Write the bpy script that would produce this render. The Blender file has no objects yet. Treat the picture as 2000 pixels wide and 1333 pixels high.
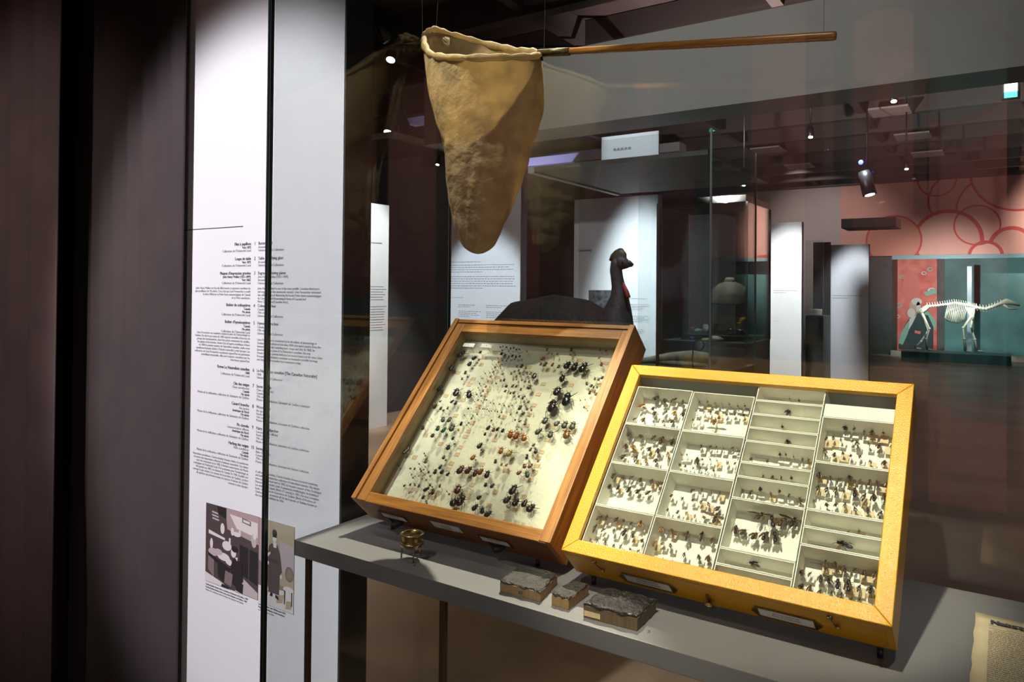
import bpy, bmesh, math, random
from mathutils import Vector, Matrix
import numpy as np

random.seed(7)
SC = bpy.context.scene
COL = SC.collection
EYE = 1.60                      # the camera stands at x=y=0, 1.60 m above the floor

# ------------------------------------------------------------------ camera
yaw, pitch, roll = map(math.radians, (33.711, .649, .508))
FOC = 1439.0; PX, PY = 1000.0, 550.43
F = np.array([-math.sin(yaw)*math.cos(pitch), math.cos(yaw)*math.cos(pitch), math.sin(pitch)])
R0 = np.array([math.cos(yaw), math.sin(yaw), 0.0]); U0 = np.cross(R0, F)
R = R0*math.cos(roll)+U0*math.sin(roll); U = -R0*math.sin(roll)+U0*math.cos(roll)
cam = bpy.data.cameras.new('camera'); cam_o = bpy.data.objects.new('camera', cam); COL.objects.link(cam_o)
cam.sensor_width = 36; cam.lens = FOC/2000*36; cam.shift_x = 0; cam.shift_y = -(666.5-PY)/2000
cam.clip_start = .02; cam.clip_end = 200
m = Matrix(((R[0], U[0], -F[0], 0), (R[1], U[1], -F[1], 0), (R[2], U[2], -F[2], EYE), (0, 0, 0, 1)))
cam_o.matrix_world = m
SC.camera = cam_o

def ray(px, py): return F+(px-PX)/FOC*R-(py-PY)/FOC*U
def at(px, py, X=None, Y=None, Z=None):
    """the point of the world plane X=, Y= or Z= (Z above the floor) seen at a pixel of the photograph"""
    d = ray(px, py)
    k = X/d[0] if X is not None else Y/d[1] if Y is not None else (Z-EYE)/d[2]
    p = d*k; return Vector((p[0], p[1], p[2]+EYE))

# ------------------------------------------------------------------ view, world
SC.view_settings.view_transform = 'Standard'; SC.view_settings.look = 'None'
SC.view_settings.exposure = 0.0; SC.view_settings.gamma = 1.0; SC.view_settings.use_curve_mapping = False
SC.cycles.transparent_max_bounces = 40
SC.cycles.max_bounces = 8
SC.cycles.caustics_reflective = False; SC.cycles.caustics_refractive = False
w = bpy.data.worlds.new('hall_air'); SC.world = w; w.use_nodes = True
w.node_tree.nodes['Background'].inputs[0].default_value = (.56, .46, .44, 1)
w.node_tree.nodes['Background'].inputs[1].default_value = .10

# ------------------------------------------------------------------ lights (museum track spots, plus added unseen fills)
def spot(name, loc, to, power, color, size=30, blend=.5, radius=.03):
    l = bpy.data.lights.new(name, 'SPOT'); l.energy = power; l.color = color
    l.spot_size = math.radians(size); l.spot_blend = blend; l.shadow_soft_size = radius
    o = bpy.data.objects.new(name, l); COL.objects.link(o)
    loc = Vector(loc); o.location = loc
    o.rotation_euler = (Vector(to)-loc).to_track_quat('-Z', 'Y').to_euler(); return o
def area(name, loc, to, power, color, sx, sy):
    l = bpy.data.lights.new(name, 'AREA'); l.energy = power; l.color = color; l.shape = 'RECTANGLE'
    l.size = sx; l.size_y = sy
    o = bpy.data.objects.new(name, l); COL.objects.link(o); loc = Vector(loc); o.location = loc
    o.rotation_euler = (Vector(to)-loc).to_track_quat('-Z', 'Y').to_euler(); return o
WARM = (1, .86, .66); COOL = (.80, .88, 1); WHITE = (1, .97, .95)
spot('case_spot_oak', (-1.47, .80, 3.6), (-.92, 1.27, 1.36), 228, WARM, 17, .5, .02)
spot('case_spot_yellow', (-.43, .02, 3.6), (-.40, 1.25, 1.30), 640, (1, .89, .72), 18, .5, .03)
spot('net_spot', (-1.30, .55, 3.9), (-.98, 1.36, 1.98), 330, (1, .88, .68), 20, .4, .02)
spot('net_back_spot', (-1.25, 2.55, 3.9), (-.96, 1.30, 1.95), 1250, (1, .90, .72), 18, .4, .02)
spot('shelf_spot_left', (-1.0, -.7, 3.7), (-.90, 1.04, 1.09), 120, (1, .93, .88), 26, .8, .05)
spot('front_fill_spot', (1.7, -2.6, 2.2), (-.5, 1.1, 1.15), 85, (1, .93, .88), 50, .8, .12)  # added unseen fill from behind the camera, brightens the drawer fronts
spot('far_wall_spot', (-4.2, 17.5, 4.4), (-4.0, 21.4, 3.0), 480, (1, .86, .82), 60, .9, .04)
spot('panel_spot', (-1.98, -2.0, 4.2), (-1.93, 1.45, 1.42), 1050, (.98, .93, .98), 26, .45, .06)
spot('curtain_spot', (-2.5, -1.6, 3.9), (-3.15, 1.25, 1.6), 190, (1, .86, .82), 34, .9, .08)
spot('shelf_spot', (.25, .30, 3.6), (.04, 1.25, 1.09), 130, (1, .96, .90), 14, .8, .04)
spot('side_panel_spot', (-4.6, 5.4, 4.2), (-6.0, 6.2, 1.6), 900, WHITE, 34, .7, .06)
spot('far_text_spot', (-3.9, 3.4, 3.3), (-4.05, 5.6, 1.55), 420, COOL, 24, .6, .06)
spot('bird_panel_spot', (-3.15, 5.95, 4.1), (-3.04, 7.0, 1.0), 2000, (.90, .94, 1), 32, 1, .06)
spot('bird_spot', (-1.2, 2.7, 4.2), (-2.0, 3.94, 1.5), 120, WHITE, 28, .7, .06)
spot('slim_panel_spot', (-2.2, 9.6, 4.2), (-2.65, 11.0, 1.2), 1500, WHITE, 34, .8, .06)
spot('distant_panel_spot', (-1.7, 11.6, 4.2), (-2.1, 13.0, 1.2), 900, (.92, .92, 1), 26, .7, .06)
spot('gem_case_spot', (-2.65, 8.0, 2.48), (-2.6, 8.1, 1.1), 60, WHITE, 100, .8, .02)
spot('under_canopy_spot', (-1.95, 4.75, 2.38), (-1.8, 4.6, .9), 22, WHITE, 70, .8, .02)
spot('mural_spot', (1.5, 16.9, 3.5), (1.7, 21.3, 3.2), 3300, (1, .86, .78), 46, 1, .04)
spot('alcove_spot', (-1.1, 18.9, 2.1), (-1.2, 22.6, 1.3), 520, WHITE, 90, .8, .04)
spot('skeleton_spot', (-.4, 17.8, 4.3), (-.6, 20.3, 1.2), 420, (.86, 1, .95), 40, .8, .1)
spot('hall_floor_spot', (-3.6, 3.6, 4.3), (-3.8, 4.6, 0), 160, (1, .78, .55), 60, .6, .08)
spot('near_floor_spot', (-1.6, 2.6, 4.3), (-1.8, 3.0, 0), 140, (1, .82, .62), 60, .6, .05)
spot('pole_spot', (-.2, .3, 3.6), (-.48, 1.375, 2.05), 40, WARM, 26, .6, .02)
spot('ceiling_fill', (-2.5, 7.5, 2.6), (-2.0, 9.0, 4.6), 900, (1, .80, .76), 150, .9, .04)  # this and the far one: added upward fills without fixtures, lifting the ceiling
spot('ceiling_fill_far', (1.0, 11, 2.6), (1.5, 12.5, 4.6), 330, (1, .80, .76), 150, .9, .04)
spot('lane_floor_spot', (-5.2, 4.9, 4.3), (-5.4, 5.5, 0), 600, (1, .84, .66), 40, .6, .08)
spot('behind_curtain_spot', (-5.2, 2.6, 4.3), (-4.6, 2.2, 0), 500, (1, .80, .62), 60, .6, .08)
spot('ceiling_wash_left', (-7.6, 9.4, 2.9), (-8.0, 11.0, 4.2), 900, (.55, .52, 1), 100, .9, .04)
spot('fascia_wash', (-2.0, 2.0, 4.0), (-1.6, 5.2, 3.2), 200, (1, .93, .90), 90, .9, .04)
spot('rear_mural_spot_a', (-5.0, -1.6, 4.4), (-5.0, -4.2, 1.8), 230, (1, .92, .85), 80, .8, .04)
spot('rear_mural_spot_b', (-1.5, -1.6, 4.4), (-1.2, -4.2, 1.8), 260, (1, .92, .85), 80, .8, .04)
spot('rear_mural_spot_c', (1.8, -1.6, 4.4), (1.6, -4.2, 1.8), 560, (1, .90, .82), 80, .8, .04)

# ------------------------------------------------------------------ materials
MATS = {}
def new_mat(name):
    m = bpy.data.materials.new(name); m.use_nodes = True; MATS[name] = m
    return m, m.node_tree.nodes, m.node_tree.links, m.node_tree.nodes['Principled BSDF']
def mat(name, col, rough=.5, metal=0, noise=0, nscale=20, bump=0, bscale=60, stretch=None, spec=.5, coord='Object', col2=None, trans=0):
    m, N, L, P = new_mat(name)
    c = (*col, 1)
    P.inputs['Base Color'].default_value = c; P.inputs['Roughness'].default_value = rough; P.inputs['Metallic'].default_value = metal
    P.inputs['Specular IOR Level'].default_value = spec
    if noise or bump:
        tc = N.new('ShaderNodeTexCoord'); mp = N.new('ShaderNodeMapping'); L.new(tc.outputs[coord], mp.inputs[0])
        if stretch: mp.inputs['Scale'].default_value = stretch
    if noise:
        n = N.new('ShaderNodeTexNoise'); n.inputs['Scale'].default_value = nscale; n.inputs['Detail'].default_value = 6; L.new(mp.outputs[0], n.inputs[0])
        r = N.new('ShaderNodeValToRGB'); L.new(n.outputs[0], r.inputs[0])
        lo = col2 if col2 else tuple(max(0, v*(1-noise)) for v in col)
        hi = col if col2 else tuple(min(1, v*(1+noise*.6)) for v in col)
        r.color_ramp.elements[0].color = (*lo, 1); r.color_ramp.elements[1].color = (*hi, 1)
        r.color_ramp.elements[0].position = .32; r.color_ramp.elements[1].position = .68
        L.new(r.outputs[0], P.inputs['Base Color'])
    if bump:
        n2 = N.new('ShaderNodeTexNoise'); n2.inputs['Scale'].default_value = bscale; n2.inputs['Detail'].default_value = 5; L.new(mp.outputs[0], n2.inputs[0])
        b = N.new('ShaderNodeBump'); b.inputs['Strength'].default_value = bump; b.inputs['Distance'].default_value = .01
        L.new(n2.outputs[0], b.inputs['Height']); L.new(b.outputs[0], P.inputs['Normal'])
    if trans:
        t = N.new('ShaderNodeBsdfTranslucent'); t.inputs[0].default_value = c
        mx = N.new('ShaderNodeMixShader'); mx.inputs[0].default_value = trans
        out = N['Material Output']; L.new(P.outputs[0], mx.inputs[1]); L.new(t.outputs[0], mx.inputs[2]); L.new(mx.outputs[0], out.inputs[0])
        for l in list(P.inputs['Base Color'].links): L.new(l.from_socket, t.inputs[0])
    return m
def glow(name, col, strength):
    m, N, L, P = new_mat(name)
    P.inputs['Base Color'].default_value = (*col, 1); P.inputs['Emission Color'].default_value = (*col, 1); P.inputs['Emission Strength'].default_value = strength
    return m
def glass(name, tint=(.97, .985, .98), f0=.045, gloss=0.0):
    """clear pane: straight-through light and a mirror reflection that grows with the viewing angle"""
    m = bpy.data.materials.new(name); m.use_nodes = True; MATS[name] = m
    N, L = m.node_tree.nodes, m.node_tree.links; N.clear()
    out = N.new('ShaderNodeOutputMaterial'); t = N.new('ShaderNodeBsdfTransparent'); g = N.new('ShaderNodeBsdfGlossy')
    t.inputs[0].default_value = (*tint, 1); g.inputs['Roughness'].default_value = gloss; g.inputs[0].default_value = (1, 1, 1, 1)
    geo = N.new('ShaderNodeNewGeometry'); d = N.new('ShaderNodeVectorMath'); d.operation = 'DOT_PRODUCT'
    L.new(geo.outputs['Incoming'], d.inputs[0]); L.new(geo.outputs['Normal'], d.inputs[1])
    def mt(op, a, b):
        n = N.new('ShaderNodeMath'); n.operation = op
        for i, v in enumerate((a, b)):
            if v is None: continue
            if isinstance(v, (int, float)): n.inputs[i].default_value = v
            else: L.new(v, n.inputs[i])
        return n.outputs[0]
    c = mt('ABSOLUTE', d.outputs['Value'], None); k = mt('SUBTRACT', 1, c); k5 = mt('POWER', k, 5)
    fac = mt('ADD', mt('MULTIPLY', k5, 1-f0), f0)
    mx = N.new('ShaderNodeMixShader'); L.new(fac, mx.inputs[0]); L.new(t.outputs[0], mx.inputs[1]); L.new(g.outputs[0], mx.inputs[2])
    L.new(mx.outputs[0], out.inputs[0]); return m
def wood(name, c1, c2, axis, rough=.35, fine=90, spec=.5, strong=1.0, coat=0.0, cb=.0):
    """grain drawn out along one local axis"""
    m, N, L, P = new_mat(name)
    tc = N.new('ShaderNodeTexCoord'); mp = N.new('ShaderNodeMapping'); L.new(tc.outputs['Object'], mp.inputs[0])
    s = [fine, fine, fine]; s[axis] = fine*.045; mp.inputs['Scale'].default_value = s
    n = N.new('ShaderNodeTexNoise'); n.inputs['Scale'].default_value = 1.0; n.inputs['Detail'].default_value = 9; n.inputs['Roughness'].default_value = .72; L.new(mp.outputs[0], n.inputs[0])
    mp2 = N.new('ShaderNodeMapping'); L.new(tc.outputs['Object'], mp2.inputs[0]); s2 = [fine*3.5]*3; s2[axis] = fine*.12; mp2.inputs['Scale'].default_value = s2
    n2 = N.new('ShaderNodeTexNoise'); n2.inputs['Detail'].default_value = 4; n2.inputs['Scale'].default_value = 1.0; L.new(mp2.outputs[0], n2.inputs[0])
    ad = N.new('ShaderNodeMath'); ad.operation = 'MULTIPLY_ADD'; L.new(n2.outputs[0], ad.inputs[0]); ad.inputs[1].default_value = .45*strong; L.new(n.outputs[0], ad.inputs[2])
    r = N.new('ShaderNodeValToRGB'); L.new(ad.outputs[0], r.inputs[0]); r.color_ramp.elements[0].position = .50; r.color_ramp.elements[1].position = .86
    r.color_ramp.elements[0].color = (*c2, 1); r.color_ramp.elements[1].color = (*c1, 1)
    L.new(r.outputs[0], P.inputs['Base Color']); P.inputs['Roughness'].default_value = rough; P.inputs['Specular IOR Level'].default_value = spec
    P.inputs['Coat Weight'].default_value = coat; P.inputs['Coat Roughness'].default_value = .27
    b = N.new('ShaderNodeBump'); b.inputs['Strength'].default_value = .25; b.inputs['Distance'].default_value = .002
    if cb:
        n3 = N.new('ShaderNodeTexNoise'); n3.inputs['Scale'].default_value = 480; n3.inputs['Detail'].default_value = 2; L.new(tc.outputs['Object'], n3.inputs[0])
        b.inputs['Strength'].default_value = cb; L.new(n3.outputs[0], b.inputs['Height']); L.new(b.outputs[0], P.inputs['Coat Normal'])
        L.new(b.outputs[0], P.inputs['Normal'])
    else:
        L.new(ad.outputs[0], b.inputs['Height']); L.new(b.outputs[0], P.inputs['Normal'])
    return m

# ------------------------------------------------------------------ mesh helpers
class MB:
    """collects shapes, builds them as one mesh object"""
    def __init__(s): s.v = []; s.f = []; s.mi = []; s.smooth = []
    def add(s, vs, fs, mi=0, smooth=False):
        o = len(s.v); s.v += [tuple(v) for v in vs]; s.f += [tuple(i+o for i in f) for f in fs]; s.mi += [mi]*len(fs); s.smooth += [smooth]*len(fs); return s
    def box(s, a, b, mi=0):
        x0, y0, z0 = [min(a[i], b[i]) for i in range(3)]; x1, y1, z1 = [max(a[i], b[i]) for i in range(3)]
        return s.add([(x0,y0,z0),(x1,y0,z0),(x1,y1,z0),(x0,y1,z0),(x0,y0,z1),(x1,y0,z1),(x1,y1,z1),(x0,y1,z1)],
              [(0,3,2,1),(4,5,6,7),(0,1,5,4),(1,2,6,5),(2,3,7,6),(3,0,4,7)], mi)
    def bevbox(s, a, b, r=.002, mi=0):
        bm = bmesh.new(); bmesh.ops.create_cube(bm, size=1)
        c = [(a[i]+b[i])/2 for i in range(3)]; d = [abs(b[i]-a[i]) for i in range(3)]
        for v in bm.verts: v.co = Vector([c[i]+v.co[i]*d[i] for i in range(3)])
        bmesh.ops.bevel(bm, geom=bm.edges[:], offset=r, segments=2, affect='EDGES', profile=.7)
        s.frombm(bm, mi); return s
    def frombm(s, bm, mi=0, smooth=False, mat4=None):
        bm.verts.index_update()
        vs = [(mat4 @ v.co) if mat4 else v.co.copy() for v in bm.verts]
        s.add(vs, [[v.index for v in f.verts] for f in bm.faces], mi, smooth); bm.free(); return s
    def prism(s, pts, z0, z1, mi=0, ax=2):
        """polygon pts (a,b) drawn out from z0 to z1 along axis ax"""
        def P(a, b, z): return [(z, a, b), (a, z, b), (a, b, z)][ax]
        n = len(pts)
        return s.add([P(a, b, z0) for a, b in pts]+[P(a, b, z1) for a, b in pts],
              [tuple(range(n-1, -1, -1)), tuple(range(n, 2*n))]+[(i, (i+1) % n, n+(i+1) % n, n+i) for i in range(n)], mi)
    def tube(s, pts, rad, seg=8, mi=0, cap=True, squash=None, up=None, smooth=True):
        """swept tube; rad a number or list; squash (a,b) list scales the two cross axes"""
        pts = [Vector(p) for p in pts]; n = len(pts)
        rad = rad if isinstance(rad, (list, tuple)) else [rad]*n
        vs = []; prev = Vector(up) if up else None
        for i, p in enumerate(pts):
            t = (pts[min(i+1, n-1)]-pts[max(i-1, 0)]).normalized()
            if prev is None: prev = Vector((0, 0, 1)) if abs(t.z) < .9 else Vector((1, 0, 0))
            a = (prev - t*prev.dot(t)).normalized(); b = t.cross(a); prev = a if not up else Vector(up)
            q = squash[i] if squash else (1, 1)
            for k in range(seg):
                th = 2*math.pi*k/seg; vs.append(p+a*math.cos(th)*rad[i]*q[0]+b*math.sin(th)*rad[i]*q[1])
        fs = [(i*seg+k, i*seg+(k+1) % seg, (i+1)*seg+(k+1) % seg, (i+1)*seg+k) for i in range(n-1) for k in range(seg)]
        if cap: fs += [tuple(range(seg-1, -1, -1)), tuple(range((n-1)*seg, n*seg))]
        return s.add(vs, fs, mi, smooth)
    def ell(s, c, r, mi=0, rot=None, seg=12, rings=8):
        bm = bmesh.new(); bmesh.ops.create_uvsphere(bm, u_segments=seg, v_segments=rings, radius=1)
        M = Matrix.Translation(Vector(c)) @ (rot.to_4x4() if rot else Matrix.Identity(4)) @ Matrix.Diagonal((*r, 1))
        return s.frombm(bm, mi, True, M)
    def lathe(s, prof, c=(0, 0, 0), seg=32, mi=0, smooth=True):
        vs = [(c[0]+r*math.cos(2*math.pi*k/seg), c[1]+r*math.sin(2*math.pi*k/seg), c[2]+z) for r, z in prof for k in range(seg)]
        n = len(prof)
        return s.add(vs, [(i*seg+k, i*seg+(k+1) % seg, (i+1)*seg+(k+1) % seg, (i+1)*seg+k) for i in range(n-1) for k in range(seg)], mi, smooth)
    def xf(s, M): s.v = [tuple(M @ Vector(v)) for v in s.v]; return s
    def data(s, name, mats):
        me = bpy.data.meshes.new(name); me.from_pydata(s.v, [], s.f)
        for m in (mats if isinstance(mats, (list, tuple)) else [mats]): me.materials.append(m)
        me.polygons.foreach_set('material_index', s.mi); me.polygons.foreach_set('use_smooth', s.smooth)
        me.validate(); me.update(); return me
    def build(s, name, mats, parent=None, loc=None, rot=None):
        o = bpy.data.objects.new(name, s.data(name, mats)); COL.objects.link(o)
        if parent: o.parent = parent
        if loc: o.location = loc
        if rot: o.rotation_euler = rot
        return o
def tag(o, label=None, cat=None, group=None, kind=None):
    if label: o['label'] = label
    if cat: o['category'] = cat
    if group: o['group'] = group
    if kind: o['kind'] = kind
    return o
def empty(name, loc=(0, 0, 0), rot=(0, 0, 0)):
    o = bpy.data.objects.new(name, None); COL.objects.link(o); o.location = loc; o.rotation_euler = rot; o.empty_display_size = .05; return o
def struct(name, mb, mats, **k): return tag(mb.build(name, mats, **k), kind='structure')
_dg = None
def lettering(name, text, size, M, m, parent=None, align='LEFT', bold=0.0, spacing=1.0, line=1.0, depth=0.0002):
    """flat raised characters: M places local x = reading direction, y = up"""
    cu = bpy.data.curves.new('type', 'FONT'); cu.body = text; cu.size = size; cu.align_x = align; cu.offset = bold
    cu.space_line = line; cu.space_character = spacing; cu.extrude = depth; cu.resolution_u = 2
    o = bpy.data.objects.new('type', cu); COL.objects.link(o)
    dg = bpy.context.evaluated_depsgraph_get(); me = bpy.data.meshes.new_from_object(o.evaluated_get(dg))
    bpy.data.objects.remove(o); me.transform(M); me.materials.clear(); me.materials.append(m)
    me.name = name; r = bpy.data.objects.new(name, me); COL.objects.link(r)
    if parent: r.parent = parent
    return r
def upright(x, y, z): # text on a vertical plane Y=const facing the camera side
    return Matrix(((1, 0, 0, x), (0, 0, -1, y), (0, 1, 0, z), (0, 0, 0, 1)))
# ------------------------------------------------------------------ material library
M_floor = mat('hall_floor', (.30, .205, .135), .42, noise=.35, nscale=1.3, bump=.05, bscale=30)
M_dark = mat('charcoal_board', (.035, .033, .032), .55, noise=.2, nscale=8)
M_ceil = mat('ceiling_dark', (.055, .036, .034), .8, noise=.3, nscale=2)
M_joist = mat('ceiling_joist', (.085, .066, .062), .7)
M_fascia = mat('painted_fascia', (.42, .40, .385), .7, noise=.05, nscale=3)
M_greywall = mat('grey_partition', (.060, .062, .066), .6, noise=.15, nscale=2)
M_black = mat('black_metal', (.012, .012, .013), .4)
M_board = mat('white_panel', (.80, .80, .83), .45)
M_boardside = mat('panel_side', (.030, .033, .030), .6, noise=.3, nscale=4)
M_ink = mat('printed_ink', (.07, .07, .08), .6)
M_grayink = mat('grey_ink', (.30, .30, .33), .6)
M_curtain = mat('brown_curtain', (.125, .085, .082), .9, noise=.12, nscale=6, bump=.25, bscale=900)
M_curtshade = mat('shaded_brown_curtain', (.050, .036, .036), .9, noise=.12, nscale=6, bump=.25, bscale=900)  # same brown cloth, darkened so its shade is put into the colour
M_glass = glass('case_glass', (.93, .95, .945), .05)
M_glassedge = mat('glass_edge', (.03, .06, .055), .15, spec=.8)
M_lid = glass('lid_glass', (.965, .975, .96), .02)
M_shelf = mat('frosted_shelf', (.185, .175, .175), .42, noise=.05, nscale=5)
M_bronze = mat('bronze_bar', (.25, .18, .09), .3, metal=.9)
M_brass = mat('old_brass', (.42, .31, .13), .32, metal=1, noise=.3, nscale=60)
M_oakx = wood('oak_across', (.50, .215, .040), (.21, .075, .014), 0, .38, 130)
M_oaky = wood('oak_along', (.52, .235, .052), (.23, .085, .020), 1, .38, 130)
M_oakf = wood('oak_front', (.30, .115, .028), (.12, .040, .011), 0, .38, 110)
M_yelx = wood('honey_across', (.88, .44, .004), (.76, .36, .003), 0, .45, 60, spec=.3, strong=.6, coat=.75, cb=.5)
M_yely = wood('honey_along', (.88, .44, .004), (.76, .36, .003), 1, .45, 60, spec=.3, strong=.6, coat=.75, cb=.5)
M_liner = mat('cream_paper', (.76, .73, .57), .8, noise=.10, nscale=14, bump=.1, bscale=120)
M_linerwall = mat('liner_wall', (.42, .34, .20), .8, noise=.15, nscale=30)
M_tray = mat('tray_card', (.90, .88, .78), .6, noise=.06, nscale=40)
M_foam = mat('white_foam', (.86, .87, .84), .8, noise=.03, nscale=60)
M_greybase = mat('grey_drawer_base', (.30, .30, .27), .8)
M_paperw = mat('label_white', (.82, .80, .74), .7)
M_paperc = mat('label_cream', (.74, .58, .36), .7, noise=.12, nscale=90)
M_papert = mat('label_tan', (.72, .52, .30), .75, noise=.15, nscale=120)
M_paperp = mat('aged_page', (.72, .58, .36), .8, noise=.14, nscale=18)
M_net = mat('linen_net', (.60, .48, .29), .9, noise=.20, nscale=22, bump=.6, bscale=45, trans=.45)
M_pole = wood('bamboo_pole', (.60, .29, .07), (.36, .14, .03), 0, .25, 90, coat=.5)
M_ferr = mat('brass_ferrule', (.16, .12, .05), .45, metal=.6, noise=.4, nscale=80)
M_block = wood('block_wood', (.40, .26, .12), (.26, .15, .07), 2, .6, 140)
M_inked = mat('inked_relief', (.028, .022, .022), .32, noise=.5, nscale=90, bump=.9, bscale=160)
M_inkedg = mat('inked_relief_grey', (.060, .052, .042), .55, noise=.4, nscale=90, bump=.9, bscale=160)
M_wire = mat('fine_wire', (.35, .33, .30), .4, metal=1)
M_pin = mat('steel_pin', (.10, .09, .07), .4, metal=.6)

# ------------------------------------------------------------------ hall shell
CEIL = 4.5
mb = MB(); mb.box((-16, -6, -.10), (9, 30, 0)); struct('floor', mb, M_floor)
mb = MB(); mb.box((-16, -6, CEIL+.35), (9, 30, CEIL+.5)); struct('ceiling', mb, M_ceil)
# open grid under the slab
for i in range(19):
    mb = MB(); y = 2.4+i*1.35; mb.box((-15, y, CEIL-.02), (9, y+.16, CEIL+.34)); struct('ceiling_beam', mb, M_joist)
for i in range(10):
    mb = MB(); xx = -13.5+i*2.3; mb.box((xx, 2, CEIL+.05), (xx+.12, 29, CEIL+.34)); struct('ceiling_beam', mb, M_joist)
# long dark partition on the left of the hall, seen through the case
mb = MB(); mb.box((-6.95, 7.0, 0), (-6.6, 17.9, 3.55)); struct('wall_left', mb, M_greywall)
mb = MB(); mb.box((-7.0, 6.97, 3.55), (-6.5, 17.9, 3.62)); struct('trim_left', mb, M_fascia)
mb = MB(); mb.box((-15.8, 16, 0), (-15.6, 24, CEIL+.4)); struct('wall_far_left', mb, M_greywall)
# hanging fascia beam across the hall
B0 = at(828, 284, Y=5.2)
mb = MB(); mb.box((B0.x, 5.2, B0.z), (4.5, 5.60, 3.56)); struct('beam_fascia', mb, M_fascia)

# ------------------------------------------------------------------ far mural wall (salmon bubbles over teal)
def mural_mat(name, circles, teal_line, sal=(.62, .23, .19), red=(.50, .055, .045), teal=(.03, .15, .155), low=None, dims=(0, 1)):
    m, N, L, P = new_mat(name); P.inputs['Roughness'].default_value = .7
    tc = N.new('ShaderNodeTexCoord'); sp = N.new('ShaderNodeSeparateXYZ'); L.new(tc.outputs['Object'], sp.inputs[0])
    nz = N.new('ShaderNodeTexNoise'); nz.inputs['Scale'].default_value = .8; nz.inputs['Detail'].default_value = 3; L.new(tc.outputs['Object'], nz.inputs[0])
    def mt(op, *a):
        n = N.new('ShaderNodeMath'); n.operation = op
        for i, v in enumerate(a):
            if isinstance(v, (int, float)): n.inputs[i].default_value = v
            else: L.new(v, n.inputs[i])
        return n.outputs[0]
    X, Z = sp.outputs[0], sp.outputs[2]
    def mix(f, a, b):
        n = N.new('ShaderNodeMix'); n.data_type = 'RGBA'; L.new(f, n.inputs[0])
        for k, v in ((6, a), (7, b)):
            if isinstance(v, tuple): n.inputs[k].default_value = (*v, 1)
            else: L.new(v, n.inputs[k])
        return n.outputs[2]
    nn = mt('MULTIPLY', mt('SUBTRACT', nz.outputs[0], .5), 1.1)
    # swirl lines of the sea
    wv = N.new('ShaderNodeTexWave'); wv.inputs['Scale'].default_value = .55; wv.inputs['Distortion'].default_value = 9; wv.inputs['Detail'].default_value = 2
    L.new(tc.outputs['Object'], wv.inputs[0])
    dk = mt('LESS_THAN', wv.outputs['Fac'], .06)
    base = mix(dk, teal, tuple(c*.35 for c in teal))
    up = mt('GREATER_THAN', mt('ADD', Z, nn), teal_line)
    col = mix(up, base, sal)
    rim = mt('LESS_THAN', mt('ABSOLUTE', mt('SUBTRACT', mt('ADD', Z, nn), teal_line)), .16)
    col = mix(rim, col, red)
    if low is not None:
        lo = mt('LESS_THAN', mt('ADD', Z, mt('MULTIPLY', nn, .6)), low); col = mix(lo, col, (.42, .14, .12))
    for (cx, cz, r, c_in, wdt) in circles:
        d = mt('SQRT', mt('ADD', mt('POWER', mt('SUBTRACT', X, cx), 2), mt('POWER', mt('SUBTRACT', Z, cz), 2)))
        ring = mt('LESS_THAN', mt('ABSOLUTE', mt('SUBTRACT', d, r)), wdt)
        if c_in: col = mix(mt('LESS_THAN', d, r), col, c_in)
        col = mix(ring, col, red)
    L.new(col, P.inputs['Base Color']); return m
sal = (.60, .29, .24); sal2 = (.52, .20, .15); sal3 = (.72, .36, .30); teal = (.035, .16, .165)
FY = 21.5
def FP(px, py): p = at(px, py, Y=FY); return p.x, p.z
cs = []
for px, py, rp, c_, wd in [(1880, 390, 52, None, .05), (1950, 410, 62, sal3, .05), (1850, 470, 52, sal, .10), (1745, 470, 45, sal2, .05), (1990, 330, 70, sal, .06), (1975, 480, 30, sal, .10),
                           (1905, 215, 66, sal2, .05), (1935, 180, 36, sal, .06), (1800, 215, 42, sal2, .05), (1925, 500, 24, sal3, .08), (1830, 350, 30, None, .04), (1908, 440, 34, None, .045)]:
    x, z = FP(px, py); cs.append((x, z, rp*FY/1439/1.05, c_, wd*.45))
tl = FP(1850, 505)[1]
M_mural = mural_mat('far_mural', cs, tl, sal=sal)
M_pinkwall = mat('pale_far_wall', (.42, .34, .33), .8, noise=.05, nscale=1)
x0 = FP(1480, 365)[0]; ztop = FP(1700, 345)[1]
mb = MB(); mb.box((-6.5, FY, 0), (x0+2.2, FY+.3, ztop)); struct('wall_far_plain', mb, M_pinkwall)
mb = MB(); mb.box((x0+2.2, FY, FP(1742, 500)[1]), (7.5, FY+.3, CEIL+.34)); struct('wall_far_mural', mb, M_mural)
# alcove under the mural
aL = at(1742, 600, Y=FY).x; aT = FP(1742, 502)[1]
M_teal = mat('teal_wall', (.10, .27, .27), .6, noise=.35, nscale=1.2)
mb = MB(); mb.box((aL-.1, FY+1.5, 0), (7.5, FY+1.7, aT+.1)); struct('wall_alcove', mb, M_teal)
mb = MB(); mb.box((x0+2.2, FY, 0), (aL, FY+1.6, aT)); struct('wall_alcove_left', mb, M_dark)
mb = MB(); mb.box((aL, FY-.02, aT-.07), (7.5, FY+.05, aT+.03)); struct('trim_alcove', mb, mat('teal_trim', (.16, .30, .33), .5))
mb = MB(); mb.box((aL, FY-.25, 0), (7.5, FY-.0, .12)); struct('baseboard_alcove', mb, mat('pale_kerb', (.36, .33, .28), .6))
h0 = at(1643, 428, Y=13.6); h1 = at(1750, 442, Y=13.6)
mb = MB(); mb.box((h0.x, 13.6, h1.z), (h1.x, 14.3, h0.z)); struct('beam_header', mb, M_dark)

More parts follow.
